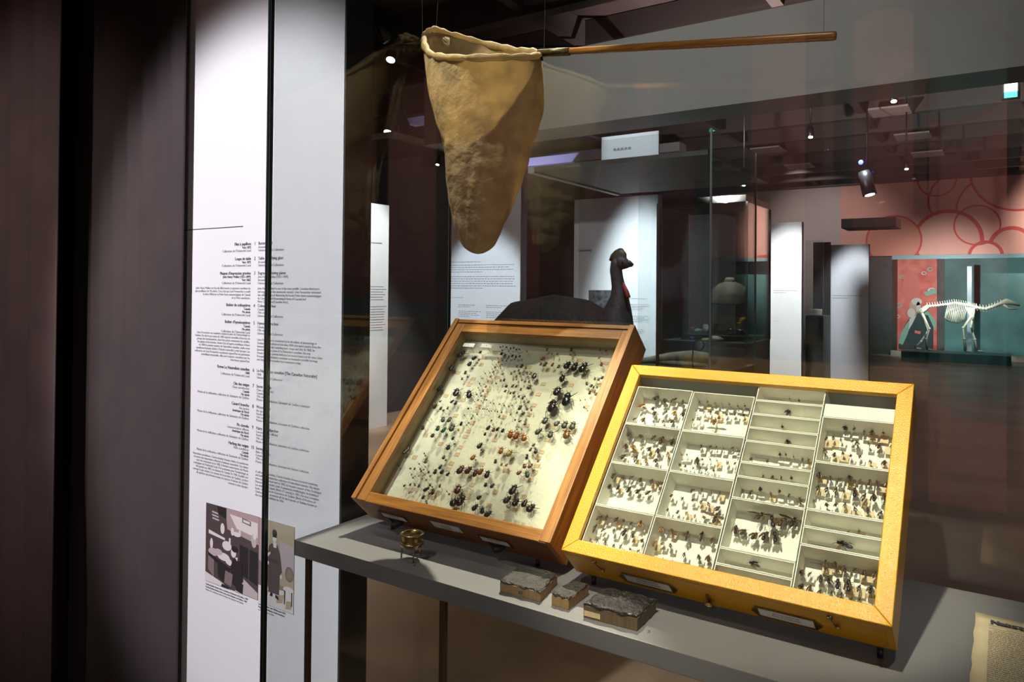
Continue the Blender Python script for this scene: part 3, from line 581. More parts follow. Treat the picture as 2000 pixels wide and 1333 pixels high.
BEETLES="""93 837 223 n;80 753 171 k;180 819 138 k;172 783 136 k;197 856 93 k;210 813 68 b;174 731 112 k;173 696 77 k;197 711 54 k;183 617 215 k;257 614 214 k;292 896 46 k;304 900 46 k;326 897 57 k;352 892 57 k;367 897 58 k;387 888 52 k;402 889 45 k;448 881 46 y;312 876 52 r;349 876 46 y;319 856 92 n;341 849 80 b;365 843 67 b;382 849 79 k;404 845 68 k;422 850 67 k;287 813 28 b;298 792 27 b;311 830 45 t;342 819 44 b;363 818 45 b;325 807 67 b;318 794 33 b;349 795 39 b;344 786 44 b;322 776 55 b;311 765 27 b;331 761 27 b;324 750 66 b;352 752 27 b;369 759 27 b;333 738 38 b;379 742 66 b;308 743 44 t;322 723 66 b;284 737 32 k;285 709 38 k;277 708 26 k;320 696 53 b;283 678 43 k;294 667 26 k;348 684 32 t;324 665 65 r;288 655 42 b;299 644 32 t;321 641 64 b;313 629 42 t;325 614 63 b;296 618 42 k;369 688 53 k;402 710 76 k;386 706 65 k;430 678 75 n;437 652 74 n;463 681 96 n;482 681 85 n;511 669 74 n;468 644 73 n;483 648 74 r;495 629 62 n;517 632 62 b;541 627 83 b;434 791 66 b;435 762 66 b;453 771 66 b;460 793 111 n;483 787 77 b;423 750 77 b;456 738 65 r;466 754 66 b;487 751 66 b;499 762 65 b;522 759 65 n;514 740 54 b;464 720 53 b;495 718 53 b;514 712 65 b;533 714 64 b;538 740 64 n;549 683 116 n;549 846 134 r;576 813 111 b;553 813 89 b;612 814 99 r;647 807 98 b;686 817 209 k;724 812 219 k;767 811 262 k;689 749 203 n;692 677 251 n;845 835 97 r;841 758 73 b;859 757 73 b;873 766 84 k;814 729 93 b;838 721 83 k;851 715 62 k;866 715 61 k;843 685 81 n;872 681 71 n;547 746 152 n;521 758 76 b;550 685 106 r;696 859 78 y;548 899 79 r;672 905 101 k;676 877 44 r;701 878 44 r;583 875 56 r;611 877 56 r;821 871 66 y;810 914 55 b;840 911 55 b;62 628 153 k;187 565 106 k;211 560 116 k;109 528 137 n;146 522 93 n;181 529 73 k;165 514 62 k;190 467 143 g;224 471 153 g;188 419 131 h;224 415 150 h;261 432 180 g;297 427 69 y;297 458 110 k;181 380 119 n;107 411 111 k;294 381 88 k;297 619 42 k;305 579 26 k;319 590 52 t;338 587 31 k;353 594 41 k;363 595 41 k;391 583 41 k;409 580 46 k;440 581 40 b;467 577 40 b;292 540 52 k;305 543 25 k;350 547 40 b;369 547 40 k;378 548 36 k;390 547 35 k;405 540 36 k;416 542 36 k;435 543 35 k;448 542 51 k;470 541 45 k;289 503 40 k;335 505 50 b;335 492 61 b;352 517 45 b;331 468 49 b;327 457 35 k;469 519 70 b;440 494 49 k;456 476 39 t;444 456 119 k;474 450 107 r;492 456 107 k;520 452 107 k;441 425 78 k;106 455 25 b;124 462 25 t;91 544 42 y;120 560 63 k;564 440 185 o;595 438 193 q;633 434 172 o;752 641 308 k;698 601 306 n;696 527 186 d;688 471 173 d;755 519 146 d;792 518 174 g;828 518 184 d;747 465 162 d;817 477 220 p;815 643 35 k;835 649 35 k;844 612 49 k;866 597 29 k;551 574 132 h;555 607 61 b;577 609 72 b;580 547 90 n;546 549 60 k;553 512 49 k;578 509 68 b;609 570 60 r;587 572 70 b;573 587 40 t;467 576 41 b;491 575 46 b;505 582 45 b;519 536 50 b;547 635 52 k;539 627 72 b;518 631 62 n;606 471 39 b;587 480 48 b;583 469 39 b;610 499 88 b;81 281 135 n;90 297 135 n;294 335 135 k;314 357 48 k;297 286 103 k;312 275 47 k;445 366 153 k;461 350 56 n;440 308 140 o;458 299 37 k;409 244 212 m;448 248 184 m;486 241 172 m;507 251 154 r;305 240 120 k;292 215 128 k;325 219 109 k;360 214 100 k;84 213 56 n;157 209 55 k;179 211 66 k;208 215 55 n;227 215 46 n;219 206 54 n;259 208 64 n;180 183 41 k;218 183 46 b;201 179 31 k;276 192 45 g;247 193 36 b;228 229 41 b;189 237 41 k;187 289 42 k;197 280 38 k;213 267 56 b;219 253 104 b;200 138 63 k;223 142 72 b;174 128 63 k;246 141 80 b;243 174 44 b;267 172 54 b;195 170 45 b;298 153 71 k;348 158 80 b;556 359 159 o;599 353 168 y;554 307 101 n;587 299 73 o;610 300 81 o;693 406 84 b;688 384 93 b;715 379 111 n;704 393 55 b;686 349 119 k;708 361 54 y;693 308 118 r;719 312 134 p;742 339 63 r;683 275 116 r;720 274 151 g;739 296 62 b;704 333 45 b;544 245 171 n;559 199 96 k;591 200 114 k;293 131 142 k;330 126 132 k;298 95 96 k;318 116 44 k;442 158 203 m;454 103 208 n;481 114 242 n;556 142 112 k;559 99 160 k;597 92 134 k;314 147 35 k;412 131 53 k;394 141 34 g;321 82 42 b;328 73 51 k;217 102 53 b;689 201 226 n;683 156 187 n;724 152 178 n;762 155 160 n;796 142 192 n;628 84 167 k"""
CARDS="""109 744;215 802;213 718;207 683;111 610;479 809;216 843;308 806;308 711;321 702;326 665;325 637;305 844;326 791;339 738;591 725;727 732;716 870;848 862;590 670;581 804;852 746;840 714;111 608;319 575;320 550;222 511;330 487;331 441;328 414;118 392;217 597;310 534;591 612;589 563;840 631;725 515;602 508;473 534;222 361;331 360;333 324;328 279;327 250;124 277;478 297;475 203;210 206;186 271;724 395;721 368;728 331;725 454;482 419;733 304;728 268;596 191;600 290;482 154;200 128;338 140;323 116;729 193;597 130;714 134"""
WASPS={
(1, 1):"68 663 159;116 702 133;153 693 115;187 699 123;226 694 96;118 651 96;131 630 103;170 637 112;208 640 112;242 640 111;59 594 77;95 595 102;138 592 76;174 598 92;208 603 110",
(2, 1):"289 702 42;319 706 43;349 703 52;375 701 34;402 704 41;434 700 34;459 704 41;288 661 25;318 659 68;343 659 68;370 660 67;402 659 75;431 664 67;463 663 58;285 620 50;309 623 42;366 620 141",
(1, 2):"59 523 125;108 521 108;158 523 107;192 516 163;234 515 146;63 470 113;91 472 130;129 469 88;157 472 96;191 469 112;234 457 134;67 424 120;118 424 127;159 422 118;195 428 102",
(2, 2):"343 511 87;376 513 70;397 517 47;422 516 31;453 521 54;472 517 47;282 467 38;301 469 47;344 451 139;360 459 46;387 463 39;412 462 38;450 459 68;475 461 61;287 425 61;308 423 53;337 419 60;362 423 68;385 420 68;410 421 60",
(1, 3):"54 340 116;97 339 92;125 344 83;162 341 91;205 342 105;236 337 112;55 295 105;89 298 98;131 296 112;167 295 103;204 297 110",
(2, 3):"290 301 72;330 296 72;367 298 71;396 296 78;423 292 85;456 283 104;292 246 78;328 245 77;358 246 76;388 241 69;419 243 82;455 247 158;357 333 87;388 340 58;423 339 64;450 338 57",
(1, 4):"59 169 107;86 175 85;123 175 92;151 176 63;180 173 62;214 177 118;57 127 126;90 128 83;129 132 83;167 134 117;200 131 82;237 120 74;54 84 54;82 86 69;113 85 81;146 80 74;171 84 73;206 82 46;235 81 66",
(2, 4):"292 172 106;327 174 82;380 169 148;427 177 146;464 169 94;279 120 103;308 125 81;336 123 80;388 102 79;436 105 77;466 108 113;285 73 27;329 71 28;359 72 27",
(3, 1):"608 752 40;640 749 40",
(3, 2):"613 697 128",
(3, 3):"603 631 58",
(3, 4):"631 570 120",
(3, 5):"525 486 64;579 486 63;614 519 54;633 521 45;659 517 35;688 510 62;707 511 62",
(3, 6):"576 427 53;606 429 60;634 430 61;665 436 52",
(3, 7):"521 360 85;550 361 77;576 378 77;612 366 67;637 387 67;668 371 66;704 359 107",
(3, 8):"593 283 163;634 272 193;663 276 176;694 281 190;528 222 136;553 218 135;589 212 150;621 219 164;651 221 171",
(3, 9):"607 120 164",
(4, 1):"803 652 100;830 655 60;861 642 78;884 645 99;917 649 49;750 602 79;771 607 79;795 604 59;829 605 59;845 596 116;880 599 68;909 598 105;944 599 76;752 551 116;782 544 76;807 554 57;831 548 57;858 548 75;890 534 84;930 537 110",
(4, 2):"747 461 94;781 455 85;808 453 92;837 466 101;868 457 92;894 460 82;917 460 90;943 460 73;750 414 109;776 412 108;803 414 115;826 416 66;857 417 139;884 405 121;912 409 136;942 415 127;744 365 48;783 359 80;809 365 81;835 367 88;865 359 87;899 362 94;935 355 124",
(4, 3):"883 289 59",
(4, 4):"850 237 250",
(4, 5):"805 164 126;832 171 84;858 163 108;884 166 66;908 163 81;936 163 89;745 125 101;767 125 75;798 119 115;820 121 123;845 114 138;874 116 161;901 114 96;931 118 119;750 82 99;774 82 106;801 77 88;833 77 95;858 80 103;885 74 78;907 78 94",
}

for c_, (u0, u1, vs) in cols.items():
    for r_ in range(len(vs)-1):
        v1, v0 = vs[r_], vs[r_+1]+.0010; w_, l_ = u1-u0, v1-v0
        o = tray_mesh(w_, l_).build('unit_tray', M_tray); o.matrix_world = T2 @ Matrix.Translation((u0, v0, 0))
        n_ = len(WASPS.get((c_, r_+1), '').split(';')) if (c_, r_+1) in WASPS else 0
        size = 'large' if l_ > .07 else ('shallow' if l_ > .035 else 'narrow')
        tag(o, '%s white unit tray, %s from the back in the %s column, %s' % (size, ORD[r_], ORD[c_-1], 'empty' if n_ == 0 else ('holding one insect' if n_ == 1 else 'holding %d insects' % n_)), 'tray', 'white unit trays in the yellow drawer')
        if c_ >= 3 and l_ < .05 or (c_, r_) == (4, 4):
            s_ = MB().box((.006, l_-.010, TFL+.0002), (.040, l_-.0042, TFL+.0008)).build('name_slip', M_paperw); s_.parent = o
            q = MB()
            for k in range(9): q.box((.010+.0028*k, l_-.0078, TFL+.0009), (.010+.0028*k+.0019, l_-.0064, TFL+.00095))
            q.build('written_text', M_grayink, o)
o = MB().bevbox((0, 0, TZ0), (.1093, .0262, TZ1), .0008).build('foam_block', M_foam); o.matrix_world = T2 @ Matrix.Translation((.3685, .3312, 0))
tag(o, 'solid white foam block filling the back right of the yellow drawer', 'foam block')

# --- wasps
def leg(b, p0, p1, p2, r, mi=0): b.tube([p0, p1, p2], [r, r*.8, r*.4], 5, mi)
def wasp_mesh(kind):
    """head towards +y, length 1, centre of the thorax at the origin"""
    b = MB()
    if kind == 'spread':
        b.ell((0, .40, .02), (.10, .085, .09)); b.ell((0, .20, 0), (.14, .17, .13)); b.ell((0, -.22, -.02), (.13, .28, .12))
        for s in (-1, 1):
            b.add([(s*.08, .26, .08), (s*.55, .30, .12), (s*.95, .20, .12), (s*.98, .10, .12), (s*.70, .02, .11), (s*.08, .12, .08)], [(0, 1, 2, 3, 4, 5)] if s < 0 else [(5, 4, 3, 2, 1, 0)], 1)
            for k, y in enumerate((.27, .17, .08)): leg(b, (s*.08, y, -.05), (s*.28, y-.10-.08*k, -.05), (s*.30, y-.38-.06*k, -.18), .022)
            b.tube([(s*.05, .46, .03), (s*.14, .60, .05), (s*.24, .66, .05)], .014, 5)
    elif kind == 'slim':
        b.ell((0, .42, .0), (.085, .07, .08)); b.ell((0, .24, 0), (.10, .14, .10)); b.tube([(0, .12, 0), (0, -.06, .02), (0, -.14, 0)], [.035, .022, .04], 8)
        b.tube([(0, -.10, 0), (0, -.22, -.02), (0, -.38, -.05), (0, -.52, -.10)], [.03, .085, .08, .01], 10)
        for s in (-1, 1):
            b.add([(s*.05, .28, .07), (s*.18, .10, .10), (s*.22, -.28, .06), (s*.12, -.34, .05), (s*.04, .0, .07)], [(0, 1, 2, 3, 4)] if s < 0 else [(4, 3, 2, 1, 0)], 1)
            for k, y in enumerate((.30, .22, .14)): leg(b, (s*.06, y, -.05), (s*.22, y-.04-.08*k, -.02), (s*.26, y-.26-.12*k, -.14), .015)
            b.tube([(s*.04, .47, .02), (s*.10, .60, .04), (s*.12, .72, .02)], .010, 5)
    else:
        b.ell((0, .36, .0), (.12, .085, .10)); b.ell((0, .18, .01), (.15, .17, .14)); b.ell((0, -.20, -.04), (.15, .27, .13))
        for s in (-1, 1):
            b.add([(s*.07, .24, .10), (s*.22, .10, .13), (s*.34, -.30, .06), (s*.24, -.42, .03), (s*.06, -.05, .10)], [(0, 1, 2, 3, 4)] if s < 0 else [(4, 3, 2, 1, 0)], 1)
            for k, y in enumerate((.26, .16, .06)): leg(b, (s*.08, y, -.06), (s*.30, y-.06-.07*k, -.04), (s*.34, y-.28-.10*k, -.18), .020)
            b.tube([(s*.04, .42, .03), (s*.12, .54, .05), (s*.20, .60, .04)], .012, 5)
    return b
M_wdark = mat('wasp_black', (.020, .016, .016), .4, noise=.3, nscale=200); M_wbrown = mat('wasp_brown', (.075, .040, .022), .45, noise=.4, nscale=220)
M_wgold = mat('wasp_golden', (.30, .13, .03), .45, noise=.5, nscale=260); M_wblue = mat('wasp_blue', (.035, .035, .075), .3, noise=.3, nscale=200)
M_wing = mat('wing_smoky', (.16, .10, .06), .35, trans=.4); M_wingc = mat('wing_amber', (.52, .36, .18), .35, trans=.5)
WM = {}
for k_ in ('stout', 'slim', 'spread'):
    b = wasp_mesh(k_)
    for c_, (m1, m2) in {'dark': (M_wdark, M_wing), 'brown': (M_wbrown, M_wing), 'golden': (M_wgold, M_wingc), 'blue': (M_wblue, M_wing)}.items(): WM[k_, c_] = b.data('wasp_body', [m1, m2])
PIN = MB().tube([(0, 0, 0), (0, 0, 1)], 1, 6).ell((0, 0, 1), (2.4, 2.4, .03), seg=6, rings=4).data('pin', M_pin)
WCARD = {}
for c_, m_ in {'white': M_foam, 'cream': M_paperc, 'pale': M_paperw}.items():
    b = MB().box((-.5, -.5, 0), (.5, .5, .0005))
    WCARD[c_] = b.data('mount_card', m_)
def child(name, data, par, loc=(0, 0, 0), rot=(0, 0, 0), sc=(1, 1, 1)):
    o = bpy.data.objects.new(name, data); COL.objects.link(o); o.parent = par; o.location = loc; o.rotation_euler = rot; o.scale = sc; return o
rw = random.Random(21)
BIG = {(1, 1): {0: ('spread', 'golden')}, (2, 1): {16: ('spread', 'golden')}, (3, 2): {0: ('stout', 'blue')}, (3, 8): {0: ('spread', 'brown'), 3: ('spread', 'dark')}, (3, 9): {0: ('slim', 'blue')}, (4, 4): {0: ('spread', 'blue')}, (2, 4): {2: ('slim', 'dark'), 3: ('slim', 'dark')}, (2, 3): {10: ('stout', 'golden'), 11: ('spread', 'brown')}, (1, 4): {5: ('stout', 'golden'), 6: ('slim', 'dark')}}
for (c_, r_), s_ in WASPS.items():
    L_ = [tuple(map(int, e.split())) for e in s_.split(';')]
    P_ = [(u/2000, v/2000, max(l/10000, .0032), i) for i, (u, v, l) in enumerate(L_)]
    u0, u1, vs = cols[c_]; v1, v0 = vs[r_-1], vs[r_]
    P_ = [(min(max(u, u0+.004), u1-.004), min(max(v, v0+.006), v1-.004), l, i) for u, v, l, i in P_]
    srt = sorted(P_, key=lambda p: -p[1]); rows = []
    for p in srt:
        if rows and sum(q[1] for q in rows[-1])/len(rows[-1])-p[1] < .0105: rows[-1].append(p)
        else: rows.append([p])
    for ri, row in enumerate(rows):
        for ci, (u, v, l, i) in enumerate(sorted(row)):
            l = min(l*1.35, .023) if l < .02 else l
            cc = rw.choice(['dark', 'dark', 'brown', 'brown', 'golden']) if c_ < 3 else rw.choice(['dark', 'dark', 'dark', 'brown'])
            kk = rw.choice(['stout', 'slim', 'stout', 'slim', 'slim'] if l < .013 else ['stout', 'stout', 'slim'])
            if (c_, r_) in BIG and i in BIG[c_, r_]: kk, cc = BIG[c_, r_][i]
            rt = root_at('pinned_wasp', T2 @ Matrix.Translation((u, v, TFL)))
            if (c_, r_) == (3, 9): rz = 1.25
            elif (c_, r_) == (4, 4): rz = 1.3
            else: rz = rw.gauss(0, .22)
            child('body', WM[kk, cc], rt, (0, 0, .0180), (rw.gauss(-.35, .15), rw.gauss(0, .2), rz), (l, l, l))
            child('pin', PIN, rt, (0, 0, -.001), (0, 0, 0), (.00022, .00022, .026))
            cardc = 'none'
            if l > .018 and rw.random() < .5 or (c_, r_) in ((3, 2), (3, 9), (4, 4)): cardc = 'none'
            else: cardc = rw.choice(['white', 'white', 'pale', 'pale', 'cream'] if c_ < 4 else ['white', 'pale', 'pale', 'cream', 'cream'])
            if cardc != 'none':
                cw = .0075+l*.12+rw.uniform(0, .0015); cl = .0115+rw.uniform(-.001, .0015)
                if c_ == 4 and cardc == 'cream': cw *= 1.3; cl *= 1.15
                dx = min(.0015, u1-.0025-u-cw/2); dx = max(dx, u0+.0025-u+cw/2); dy_ = -.0015; dy_ = max(min(dy_, v1-.0035-v-cl/2), v0+.0035-v+cl/2)
                child('mount_card', WCARD[cardc], rt, (dx, dy_, .0078-rw.uniform(0, .002)), (0, 0, rw.gauss(0, .05)), (cw, cl, 1))
            nm = {'dark': 'black', 'brown': 'brown', 'golden': 'orange-brown', 'blue': 'dark blue'}[cc]
            sz = 'large ' if l > .019 else ('tiny ' if l < .007 else '')
            row_w = 'only row' if len(rows) == 1 else (['back row', 'front row'][ri] if len(rows) == 2 else (['back row', 'middle row', 'front row'][ri] if len(rows) == 3 else ORD[ri]+' row'))
            tag(rt, '%s%s pinned wasp, %s from left, %s, tray %s of %s column' % (sz, nm, ORD[ci] if ci < 15 else str(ci), row_w, ORD[r_-1], ORD[c_-1]), 'wasp', 'pinned wasps in the white unit trays')

# --- beetles
def beetle_mesh(v=0):
    """length 1 along +y (head), resting height 0"""
    b = MB(); wd = (.30, .25, .34)[v]
    b.ell((0, -.14, 0), (wd, .36, .20), seg=16, rings=10)
    b.ell((0, .22, 0), (wd*.86, .16, .17), seg=14, rings=8)
    b.ell((0, .38, -.01), (wd*.48, .11, .11), seg=10, rings=6)
    b.tube([(0, .10, .175), (0, -.15, .205), (0, -.46, .06)], .008, 4)
    for s in (-1, 1):
        for k, (y, a, l2) in enumerate(((.26, .35, .30), (.06, -.10, .34), (-.14, -.50, .38))):
            p0 = (s*wd*.7, y, -.08); p1 = (s*(wd+.14), y+a*.35, -.02); p2 = (s*(wd+.20), y+a*.35+(.16 if k == 0 else -.20), -.14)
            b.tube([p0, p1, p2, (p2[0]+s*.03, p2[1]+(.08 if k == 0 else -.10), -.18)], [.028, .024, .014, .008], 5)
        b.tube([(s*.07, .46, 0), (s*.13, .56, .02), (s*.20, .60, .01)], .012, 5)
    return b
BC = {'k': ('black', (.012, .012, .015)), 'n': ('dark brown', (.028, .014, .014)), 'm': ('mahogany', (.085, .020, .015)), 'b': ('brown', (.085, .048, .026)), 'r': ('reddish brown', (.20, .065, .028)), 'o': ('orange-brown', (.36, .13, .018)),
      'q': ('rust red', (.28, .065, .012)), 'p': ('brown and amber', (.16, .075, .02)), 'y': ('yellow-brown', (.36, .22, .05)), 'g': ('dark green', (.035, .050, .025)), 'h': ('metallic green', (.012, .065, .045)), 'd': ('olive grey', (.055, .052, .035)), 't': ('tan', (.20, .15, .08))}
BM = {}
for k_, (nm, c) in BC.items():
    m_ = mat('beetle_'+nm.replace(' ', '_').replace('-', '_'), c, .16 if k_ in 'knmoqhrp' else .4, spec=.7, noise=.15, nscale=150)
    BM[k_] = [beetle_mesh(v).data('beetle_body', m_) for v in range(3)]
rb = random.Random(5)
BL = [e.split() for e in BEETLES.split(';')]
BL = [(int(a)/2000, int(b_)/2000, int(c)/10000, k_) for a, b_, c, k_ in BL]
BL.sort(key=lambda e: -e[2]); 
FLR = -.0410
cells = {}
for i, (u, v, l, k_) in enumerate(BL):
    cells.setdefault((min(5, int((.4695-v)/.0725)), min(3, int((u-.03)/.104))), []).append(i)
RN = ['back band', 'second band', 'third band', 'fourth band', 'fifth band', 'front band']
CN = ['left edge', 'centre left', 'centre right', 'right edge']
for (r_, c_), ids in cells.items():
    for order, i in enumerate(sorted(ids, key=lambda j: BL[j][0])):
        u, v, l, k_ = BL[i]; l = max(l*1.08, .0030)
        u = min(max(u, .029+l*.62), w1-.030-l*.66); v = min(max(v, .017+l*.5), .464-l*.62)
        rt = root_at('pinned_beetle', T1 @ Matrix.Translation((u, v, FLR)))
        hz = .0135 if l > .009 else .0125
        child('body', BM[k_][i % 3 if l < .016 else (0, 2)[i % 2]], rt, (0, 0, hz), (rb.gauss(0, .12), rb.gauss(0, .15), rb.gauss(-.12, .28) if l > .006 else rb.uniform(-1.0, .6)), (l*1.0, l, l))
        child('pin', PIN, rt, (rb.gauss(0, .0005), 0, -.0006), (0, 0, 0), (.00022, .00022, .0235 if l > .008 else .021))
        sz = 'large' if l > .017 else ('medium' if l > .010 else ('small' if l > .0055 else 'tiny'))
        n_ = ORD[order] if order < 15 else {15: 'sixteenth', 16: 'seventeenth', 17: 'eighteenth', 18: 'nineteenth', 19: 'twentieth', 20: '21st', 21: '22nd', 22: '23rd', 23: '24th', 24: '25th', 25: '26th', 26: '27th', 27: '28th', 28: '29th', 29: '30th', 30: '31st'}.get(order, '%dth' % (order+1))
        tag(rt, '%s %s beetle, %s from left at %s of %s' % (sz, BC[k_][0], n_, CN[c_], RN[r_]), 'beetle', 'pinned beetles in the oak drawer')
# small paper labels lying among the beetles
CL = [tuple(int(q)/2000 for q in e.split()) for e in CARDS.split(';')]
b = MB().box((-.006, -.0042, 0), (.006, .0042, .0005), 0)
for k in range(3): b.box((-.0050, .0022-.0021*k, .00052), (.0040-.001*k, .0026-.0021*k, .00056), 1)
LBL = b.data('paper_label', [M_papert, M_grayink])
seen = []
lc = {}
for u, v in sorted(CL, key=lambda p: (-p[1], p[0])):
    if any(abs(u-a) < .0125 and abs(v-c) < .0090 for a, c in seen) or not (.036 < u < w1-.034 and .024 < v < .462): continue
    seen.append((u, v)); key = (min(5, int((.4695-v)/.0725)), min(3, int((u-.03)/.104))); lc[key] = lc.get(key, 0)+1
    o = bpy.data.objects.new('paper_label', LBL); COL.objects.link(o); o.matrix_world = T1 @ Matrix.Translation((u, v, FLR+.0004)) @ Matrix.Rotation(rb.gauss(0, .05), 4, 'Z')
    tag(o, 'small tan paper label, %s from back in %s of %s' % (ORD[lc[key]-1], CN[key[1]], RN[key[0]]), 'label', 'tan paper labels among the beetles')
for k, (px, py) in enumerate(((916, 674.5), (950.5, 676))):
    d = ray(px, py); n = np.array((T1.to_3x3() @ Vector((0, 0, 1)))[:]); o_ = np.array((T1 @ Vector((0, 0, -.014)))[:])-np.array((0, 0, EYE))
    P_ = Vector(d*(o_@n)/(d@n))+Vector((0, 0, EYE)); q = T1.inverted() @ P_
    cd = root_at('name_card', T1 @ Matrix.Translation((q.x, q.y, FLR)))
    tag(cd, 'pale cream name card at the back of the beetle drawer, %s' % ('nearer the corner' if k == 0 else 'further from the corner'), 'card', 'cream name cards at the back of the oak drawer')
    MB().box((-.0165, -.0055, .027), (.0165, .0055, .0275)).build('card', M_paperw, cd); child('pin', PIN, cd, (0, 0, -.001), (0, 0, 0), (.0003, .0003, .030))

# ------------------------------------------------------------------ butterfly net
NY = 1.350; A_ = at(1055, 104, Y=NY); E_ = at(1633, 70, Y=NY); Lf = at(828, 76, Y=NY)
nt = tag(empty('butterfly_net', A_), 'old linen butterfly net with wooden pole hanging on thin wires', 'butterfly net')
def nl(p): return Vector(p)-A_
dirp = (E_-A_).normalized()
MB().tube([nl(A_+dirp*.045), nl(A_+dirp*.3), nl(E_-dirp*.004), nl(E_)], [.0074, .0078, .0080, .0068], 20).build('pole', M_pole, nt)
MB().tube([nl(A_-dirp*.004), nl(A_+dirp*.075)], [.0082, .0084], 20).build('ferrule', M_ferr, nt)
MB().tube([nl(A_+Vector((-.006, 0, .004))), nl(A_+Vector((.004, -.008, -.004))), nl(A_+Vector((.002, .004, -.014)))], .0035, 8).build('hoop_joint', M_black, nt)
C_ = (A_+Lf)/2; a1 = (A_-Lf)/2; a2 = Vector((0, .126, .066))
NSEG = 72; NR = 44
RP = [(1055, 106, 0), (1040, 101, .035), (1010, 98, .075), (970, 90, .110), (920, 78, .112), (880, 67, .080), (852, 58, .030), (837, 61, .015), (829, 73, 0), (829, 88, -.040), (842, 106, -.075), (870, 112, -.100), (925, 113, -.115), (985, 112, -.095), (1035, 111, -.045)]
RPW = [at(x, y, Y=NY+d) for x, y, d in RP]
def ringp(th):
    """th 0 at the handle, running round the far side of the mouth first"""
    s = (th/(2*math.pi) % 1)*len(RPW); i = int(s); t = s-i; P = [RPW[(i+k-1) % len(RPW)] for k in range(4)]
    return .5*((2*P[1])+(-P[0]+P[2])*t+(2*P[0]-5*P[1]+4*P[2]-P[3])*t*t+(-P[0]+3*P[1]-3*P[2]+P[3])*t**3)
SILP = [(114, 842, 1060), (150, 846, 1060), (185, 853, 1057), (220, 863, 1051), (255, 873, 1044), (290, 882, 1034), (330, 884, 1025), (360, 886, 1015), (395, 890, 1001), (430, 896, 986), (460, 903, 972), (480, 912, 962), (492, 922, 950), (497, 932, 938)]
sil = [((y-114)/383, at(a, y, Y=NY).x, at(b_x, y, Y=NY).x, at((a+b_x)/2, y, Y=NY).z) for y, a, b_x in SILP]
def lerp(t, k):
    for i in range(len(sil)-1):
        if t <= sil[i+1][0]:
            q = (t-sil[i][0])/(sil[i+1][0]-sil[i][0]); return sil[i][k]*(1-q)+sil[i+1][k]*q
    return sil[-1][k]
tipz = EYE+.074; vs = []
rn = random.Random(2); ph = [rn.uniform(0, 6.28) for _ in range(8)]
for j in range(NR+1):
    t = j/NR
    xl, xr = lerp(t, 1), lerp(t, 2); cx = (xl+xr)/2; rx = (xr-xl)/2
    for i in range(NSEG):
        th = 2*math.pi*i/NSEG; rp = ringp(th)
        ry = rx*.62+.012
        fold = (.0035*math.sin(3*th+ph[0]+t*5)+.0028*math.sin(7*th+ph[1]-t*4)+.0018*math.sin(13*th+ph[2]+t*9)+.0013*math.sin(21*th+t*17+ph[3]))*min(1, t*5)*(1-.55*t)
        cr = .0016*math.sin(t*60+3*math.sin(2*th+ph[4]))*math.sin(5*th+t*11+ph[5])
        rr = 1+(fold+cr)/max(rx, .02)
        zb = lerp(t, 3)
        bp = Vector((cx+rx*rr*math.cos(th), NY-.005+min(ry, .118)*rr*math.sin(th), zb))
        k = max(0, 1-t/.30)**1.5
        vs.append(nl(rp*k+bp*(1-k)))
fs = [(j*NSEG+i, (j+1)*NSEG+i, (j+1)*NSEG+(i+1) % NSEG, j*NSEG+(i+1) % NSEG) for j in range(NR) for i in range(NSEG)]+[tuple(NR*NSEG+i for i in range(NSEG))[::-1]]
bag = MB().add(vs, fs, 0, True).build('net_bag', M_net, nt)
md = bag.modifiers.new('cloth', 'SOLIDIFY'); md.thickness = .0012; md2 = bag.modifiers.new('soft', 'SUBSURF'); md2.levels = 1; md2.render_levels = 1
hm = MB(); pts = [ringp(2*math.pi*i/60) for i in range(61)]
rad = [.0075+.0016*math.sin(i*2.1)+.0008*math.sin(i*5.3) for i in range(61)]; rad[-1] = rad[0]
hm.tube([nl(p) for p in pts], rad, 10, cap=False).build('hem', M_net, nt)
hd = MB(); hd.add([nl(ringp(math.pi*2*i/60)+Vector((0, 0, -.001-.018*k))) for k in range(2) for i in range(61)], [(i, i+1, 61+i+1, 61+i) for i in range(60)], 0, True)
for p, q in ((RPW[6]+Vector((0, 0, .008)), Vector((-1.06, 1.40, 3.74))), (Lf+Vector((.012, -.02, .002)), Vector((-1.185, 1.33, 3.74))), (A_+Vector((.01, 0, .008)), Vector((-.80, NY, 3.74))), (E_-dirp*.02+Vector((0, 0, .008)), Vector((-.25, NY, 3.74)))):
    MB().tube([nl(p), nl(q)], .00035, 5).build('wire', M_wire, nt)

# ------------------------------------------------------------------ table magnifier
lo = tag(empty('table_magnifier', (-.926, 1.056, SH+.0005)), 'small brass three legged table magnifying glass on the grey shelf', 'magnifying glass')
MB().lathe([(.0190, .0285), (.0225, .0280), (.0235, .0305), (.0215, .0330), (.0190, .0320), (.0185, .0300), (.0190, .0285)], seg=40).lathe([(.0165, .022), (.019, .024), (.0195, .030), (.0170, .031), (.0155, .026), (.0165, .022)], seg=40).build('lower_ring', M_brass, lo)
MB().lathe([(.0185, .033), (.0190, .044), (.0225, .0455), (.0235, .0475), (.0210, .0490), (.0180, .0480), (.0165, .0440), (.0170, .033), (.0185, .033)], seg=40).build('lens_mount', M_brass, lo)
b_ = MB().lathe([(0, .0475), (.008, .0470), (.0165, .0450), (.0168, .0420), (.008, .0400), (0, .0395)], seg=32); b_.build('lens', M_lid, lo)
for a in (200, 320, 80):
    c, s = math.cos(math.radians(a)), math.sin(math.radians(a))
    MB().tube([(c*.0205, s*.0205, .031), (c*.0205, s*.0205, .012), (c*.0207, s*.0207, 0)], [.0016, .0019, .0015], 10).build('leg', M_brass, lo)

